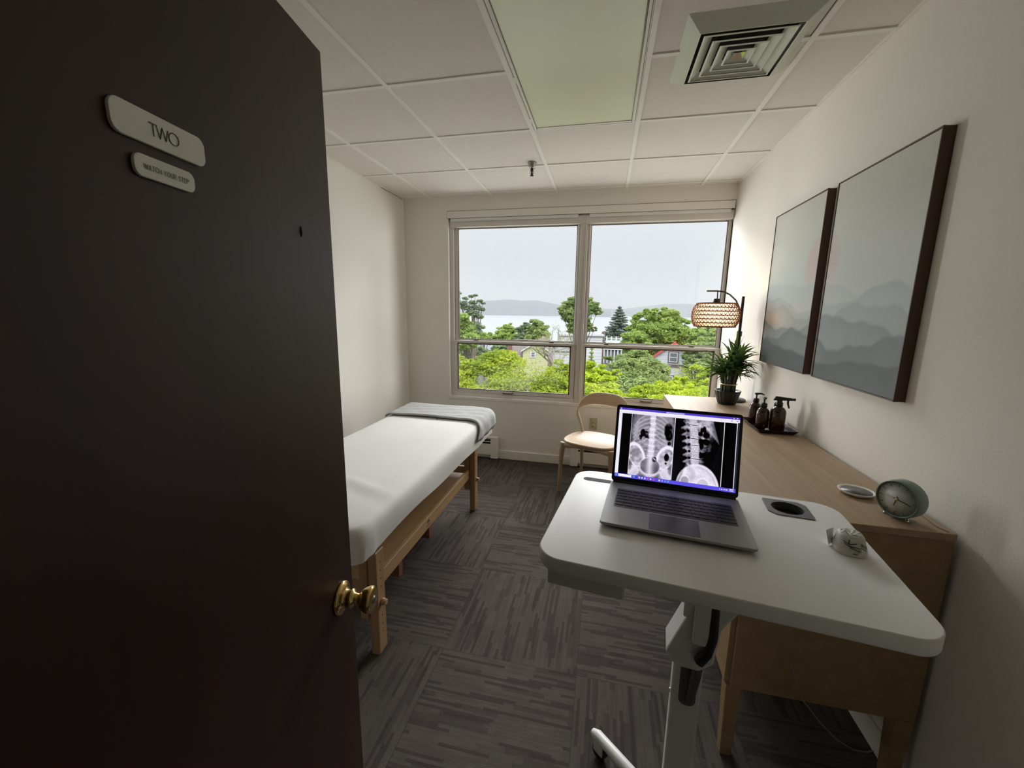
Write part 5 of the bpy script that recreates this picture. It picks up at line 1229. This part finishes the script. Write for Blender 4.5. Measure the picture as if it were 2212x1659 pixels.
def spruce(label, u, v, D, h, r, seed, mat='spruce', n=9000, sz=.13, tiers=22, group='trees outside the window', name='spruce_tree', droop=.28, bare=1.0):
    rs = np.random.RandomState(seed); p = far(u, v, D); o = empty(name, (p[0], p[1], GZ), label, 'tree', group); top = p[2]-GZ; Q = []; q = MB(); q.tube([(0, 0, 0), (0, 0, top)], [.25, .03], 8)
    for t in range(tiers):
        f = (t+.5)/tiers; z = top-h*f; rr = r*(f**.85); nb = int(6+f*9)
        for k in range(nb):
            a = 2*PI*(k+rs.rand())/nb; L = rr*rs.uniform(.7, 1.12); e = (L*math.cos(a), L*math.sin(a)); zt = z-droop*L+.10*L
            q.tube([(0, 0, z), (e[0]*.6, e[1]*.6, z-droop*L*.75), (e[0], e[1], zt)], [.035, .02, .008], 5, cap=False)
            m_ = max(6, int(n/tiers/nb*bare*(.5+f))); s = rs.uniform(.12, 1.05, m_); zc = z-droop*L*np.sin(np.clip(s, 0, 1)*2.2)
            w_ = .16*L*(1.1-s*.7)+.04
            Q.append(np.stack([e[0]*s+rs.normal(size=m_)*w_, e[1]*s+rs.normal(size=m_)*w_, zc-np.abs(rs.normal(size=m_))*.06*h/10+rs.normal(size=m_)*.03], 1))
    q.build('trunk', M['bark'], o); C = np.concatenate(Q); V4 = leaves(None, None, C, sz, rs, .3).reshape(-1, 3)
    np_mesh('needles', V4, np.arange(len(V4)).reshape(-1, 4), LM_[mat], o)
# near, bright lime-green honey locusts below the window
def band(us, v0, v1, D0, r, seed, k):
    rs = np.random.RandomState(seed); out = []
    for i in range(k):
        u = rs.uniform(*us); f = rs.rand(); out.append((u, (v0(u) if callable(v0) else v0)+(v1-(v0(u) if callable(v0) else v0))*f, D0-3.2*f, r*rs.uniform(.7, 1.15), .62))
    return out
tl = lambda u: np.interp(u, [960, 1000, 1050, 1100, 1140, 1170, 1200, 1240], [770, 772, 782, 785, 800, 812, 808, 800])
tree('honey_locust', 'large lime green tree filling the lower left window pane', band((955, 1170), tl, 930, 19, 1.05, 1, 46), 'lime2', 60000, .075, 11, dens=20)
tree('honey_locust', 'yellow-green treetop low beside the mullion in the left window', [(1215, 806, 18, .75), (1232, 800, 18, .7), (1200, 830, 17.5, .8), (1225, 845, 17, .9), (1190, 870, 16.5, 1.1), (1235, 885, 16, 1.1)], 'lime2', 16000, .07, 12)
tree('honey_locust', 'bright yellow-green tree at lower left of the right window', [(1268, 800, 17, .5), (1285, 803, 17, .5), (1300, 818, 16.8, .5), (1312, 815, 17, .45), (1275, 835, 16.3, .8), (1308, 850, 16, .75), (1335, 862, 15.8, .6), (1290, 872, 15.5, .9), (1325, 885, 15.3, .9), (1265, 860, 15.5, .8), (1355, 885, 15.3, .7), (1330, 806, 17.2, .22)], 'lime', 36000, .065, 13)
tree('honey_locust', 'bright yellow-green treetop at the bottom of the right window, left of the plant', [(1380, 852, 16, .5), (1400, 848, 16, .5), (1425, 842, 16.2, .5), (1450, 836, 16.4, .45), (1470, 828, 16.5, .4), (1440, 860, 15.6, .7), (1400, 868, 15.4, .7), (1480, 850, 16, .6), (1510, 862, 15.8, .6), (1540, 868, 15.6, .7), (1470, 885, 15.2, 1.0), (1370, 875, 15.4, .5), (1560, 890, 15, 1.0)], 'lime', 38000, .065, 14)
tree('honey_locust', 'yellow-green tree behind the bamboo plant in the right window', [(1530, 808, 20, .55), (1545, 818, 20, .7), (1520, 830, 19.6, .55), (1505, 800, 20.4, .35), (1555, 800, 20, .6), (1535, 842, 19, .7), (1570, 830, 19, .8)], 'lime', 17000, .07, 15)
# mid green, layered tree in the right pane
tree('cedar_tree', 'mid green layered tree in the middle of the right window', [(1385, 762, 30, .8), (1370, 775, 30, 1.1), (1400, 778, 30, .9), (1350, 790, 29, 1.1), (1385, 795, 29, 1.5), (1415, 800, 29, 1.1), (1335, 815, 28, 1.2), (1370, 825, 28, 1.6), (1410, 825, 28, 1.5), (1435, 835, 28, 1.0), (1350, 845, 27, 1.5), (1395, 850, 27, 1.8), (1340, 775, 30, .6), (1320, 792, 29, .7), (1318, 772, 31, .5)], 'mid', 52000, .10, 16, yflat=.6, puff=.4)
tree('deciduous_tree', 'small dark green bushy tree at the foot of the cedar, low in the right window', [(1352, 862, 24, .7), (1368, 872, 24, .8), (1345, 880, 23.5, .9), (1385, 880, 23.5, .8)], 'dull', 9000, .09, 17)
spruce('thin young conifer before the white building in the right window', 1279, 748, 34, 4.5, .75, 18, 'green', 2600, .11, 14)
tree('deciduous_tree', 'green tree right of the red-roofed house', [(1500, 752, 34, 1.0), (1490, 768, 34, .9), (1515, 765, 34, 1.3), (1540, 760, 34, 1.4), (1500, 790, 33, 1.2), (1530, 790, 33, 1.4), (1565, 770, 34, 1.5), (1485, 795, 33, .6)], 'mid', 26000, .12, 19)
tree('deciduous_tree', 'big leafy green tree behind the red roof in the right window', [(1392, 688, 58, 1.9), (1412, 682, 58, 1.6), (1432, 676, 58, 1.6), (1450, 690, 58, 2.0), (1425, 700, 58, 3.0), (1460, 706, 58, 2.5), (1385, 708, 58, 2.2), (1400, 726, 57, 3.2), (1445, 726, 57, 3.2), (1475, 722, 57, 2.2), (1370, 730, 57, 2.2), (1380, 745, 56, 3.0), (1355, 742, 58, 1.2), (1480, 738, 57, 2.0), (1400, 674, 58, .8)], 'green', 60000, .19, 20)
tree('deciduous_tree', 'green tree below the lamp shade at the right of the window', [(1525, 712, 50, 1.1), (1545, 716, 50, 1.7), (1562, 710, 50, 1.6), (1510, 724, 50, 1.3), (1530, 732, 49, 2.0), (1560, 735, 49, 2.2), (1500, 738, 50, 1.2)], 'green', 24000, .17, 21)
spruce('tall dark spruce against the river in the right window', 1339, 661, 96, 12.5, 6.6, 22, 'spruce', 42000, .25, 26)
tree('deciduous_tree', 'tall rounded tree partly hidden by the center mullion', [(1240, 655, 48, 1.2), (1228, 662, 48, 1.1), (1214, 670, 48, .8), (1232, 678, 48, 1.5), (1238, 700, 48, 1.1), (1236, 712, 48, .8), (1274, 652, 48, .8), (1282, 664, 48, 1.0), (1290, 673, 48, .7), (1270, 672, 48, 1.0), (1272, 705, 48, .8), (1284, 712, 48, .5), (1262, 690, 48, 1.0), (1255, 665, 48, 1.3), (1262, 710, 48, .8), (1222, 684, 48, .7)], 'mid', 26000, .13, 23, puff=.36)
tree('deciduous_tree', 'rounded dark green tree left of the mullion above the rooftops', [(1158, 700, 85, 1.9), (1168, 710, 85, 2.2), (1150, 714, 85, 1.8), (1165, 725, 84, 2.5), (1150, 728, 84, 2.0), (1176, 722, 85, 1.5)], 'mid', 12000, .26, 24)
tree('deciduous_tree', 'dull green bushy tree between two others in the left window', [(1135, 706, 88, 1.5), (1128, 716, 88, 1.8), (1140, 724, 88, 2.0), (1125, 732, 87, 2.0), (1143, 705, 88, .9)], 'dull', 9000, .26, 25)
tree('deciduous_tree', 'light green rounded tree in the left window', [(1098, 710, 92, 1.9), (1085, 718, 92, 2.0), (1108, 720, 92, 2.2), (1090, 730, 91, 2.8), (1110, 733, 91, 2.2), (1072, 730, 92, 2.0), (1060, 736, 92, 1.8)], 'green', 15000, .26, 26)
tree('deciduous_tree', 'dark green tree low beside the mauve roof, under the left meeting rail', [(1075, 752, 75, 1.6), (1090, 748, 75, 1.6), (1085, 760, 74, 1.8), (1100, 745, 75, 1.2)], 'dull', 7000, .22, 27)
tree('deciduous_tree', 'dark green tree in the corner of the left window just under the rail', [(1030, 752, 60, 1.4), (1020, 765, 60, 1.8), (1045, 762, 62, 1.2), (1005, 755, 58, 1.8)], 'dull', 7000, .2, 31)
tree('deciduous_tree', 'bright green leafy tree at the left edge of the left window', [(1000, 690, 36, 1.0), (1008, 705, 36, 1.1), (1015, 720, 36, 1.0), (998, 715, 36, 1.4), (1002, 735, 35, 1.6), (1022, 733, 36, .8), (985, 700, 36, 1.5), (1032, 728, 42, .5)], 'green', 18000, .11, 28)
tree('conifer_tree', 'feathery conifer with upswept branches at the left window edge', [(992, 634, 40, .25), (1006, 645, 40, .35), (1018, 640, 40, .3), (1026, 638, 40, .25), (998, 655, 40, .55), (1022, 654, 40, .45), (1036, 650, 40, .35), (1043, 655, 40, .25), (1008, 664, 40, .6), (1030, 664, 40, .5), (1041, 668, 40, .4), (1020, 676, 40, .7), (1035, 684, 40, .5), (1026, 700, 40, .6), (1038, 706, 40, .5), (1030, 716, 40, .6)], 'dull', 9500, .10, 29, yflat=.35, puff=.6)
tree('deciduous_tree', 'sparse pale green tree left of the rounded light green tree', [(1040, 722, 70, .9), (1048, 730, 70, 1.2), (1036, 736, 70, 1.0), (1058, 722, 70, .6)], 'green', 3500, .17, 30, puff=.5)
# bare trees
def bare(label, u, v, D, top_v, seed, levels=5, lean=0, r0=.12, L0=None, twigs=0, spread=.55):
    rs = random.Random(seed); p = far(u, v, D); zt = far(u, top_v, D)[2]; o = empty('bare_tree', (p[0], p[1], GZ), label, 'tree', 'trees outside the window'); q = MB(); H = p[2]-GZ; ends = []
    def br(s, d, L, r, lv):
        n = 4; pts = [s]; dd = d.copy()
        for i in range(n):
            dd = (dd+Vector((rs.gauss(0, .13), rs.gauss(0, .13), rs.gauss(.03, .08)))).normalized(); pts.append(pts[-1]+dd*(L/n))
        q.tube([tuple(x) for x in pts], [r*(1-.55*i/n) for i in range(n+1)], 5, cap=False)
        ends.append(pts[-1])
        if lv <= 0: return
        for k in range(3 if lv > 1 else 4):
            st = pts[rs.choice((2, 3, 4))]; ax = Vector((rs.gauss(0, 1), rs.gauss(0, 1), rs.gauss(0, .5))).normalized()
            nd2 = (dd+ax*spread*1.5).normalized(); br(st, nd2, L*rs.uniform(.55, .8), r*.5, lv-1)
    tot = zt-p[2]; base = Vector((0, 0, H)); q.tube([(0, 0, 0), tuple(base)], [r0*1.6, r0], 8)
    for k in range(4):
        br(base, (Vector((lean+rs.gauss(0, .45), rs.gauss(0, .35), 1))).normalized(), (L0 or tot*.42), r0*.7, levels)
    q.build('branches', M['bare'], o)
    if twigs:
        r2 = np.random.RandomState(seed); C = np.array([tuple(e) for e in ends]); C = np.repeat(C, twigs, 0)+r2.normal(size=(len(C)*twigs, 3))*.16; V4 = leaves(None, None, C, .055, r2).reshape(-1, 3)
        np_mesh('sparse_leaves', V4, np.arange(len(V4)).reshape(-1, 4), LM_['lime2'], o)
bare('pale bare tree standing left of the white building', 1196, 800, 34, 692, 3, 4, 0, .16, 1.9, 2, .5)
bare('leafless grey tree low in the left window in front of the yellow house', 1130, 905, 17, 800, 8, 5, .35, .07, 1.15, 2, .6)
bare('silvery bare shrub low in the right window beside the plant', 1505, 868, 21, 800, 9, 5, -.1, .06, .75, 1, .8)
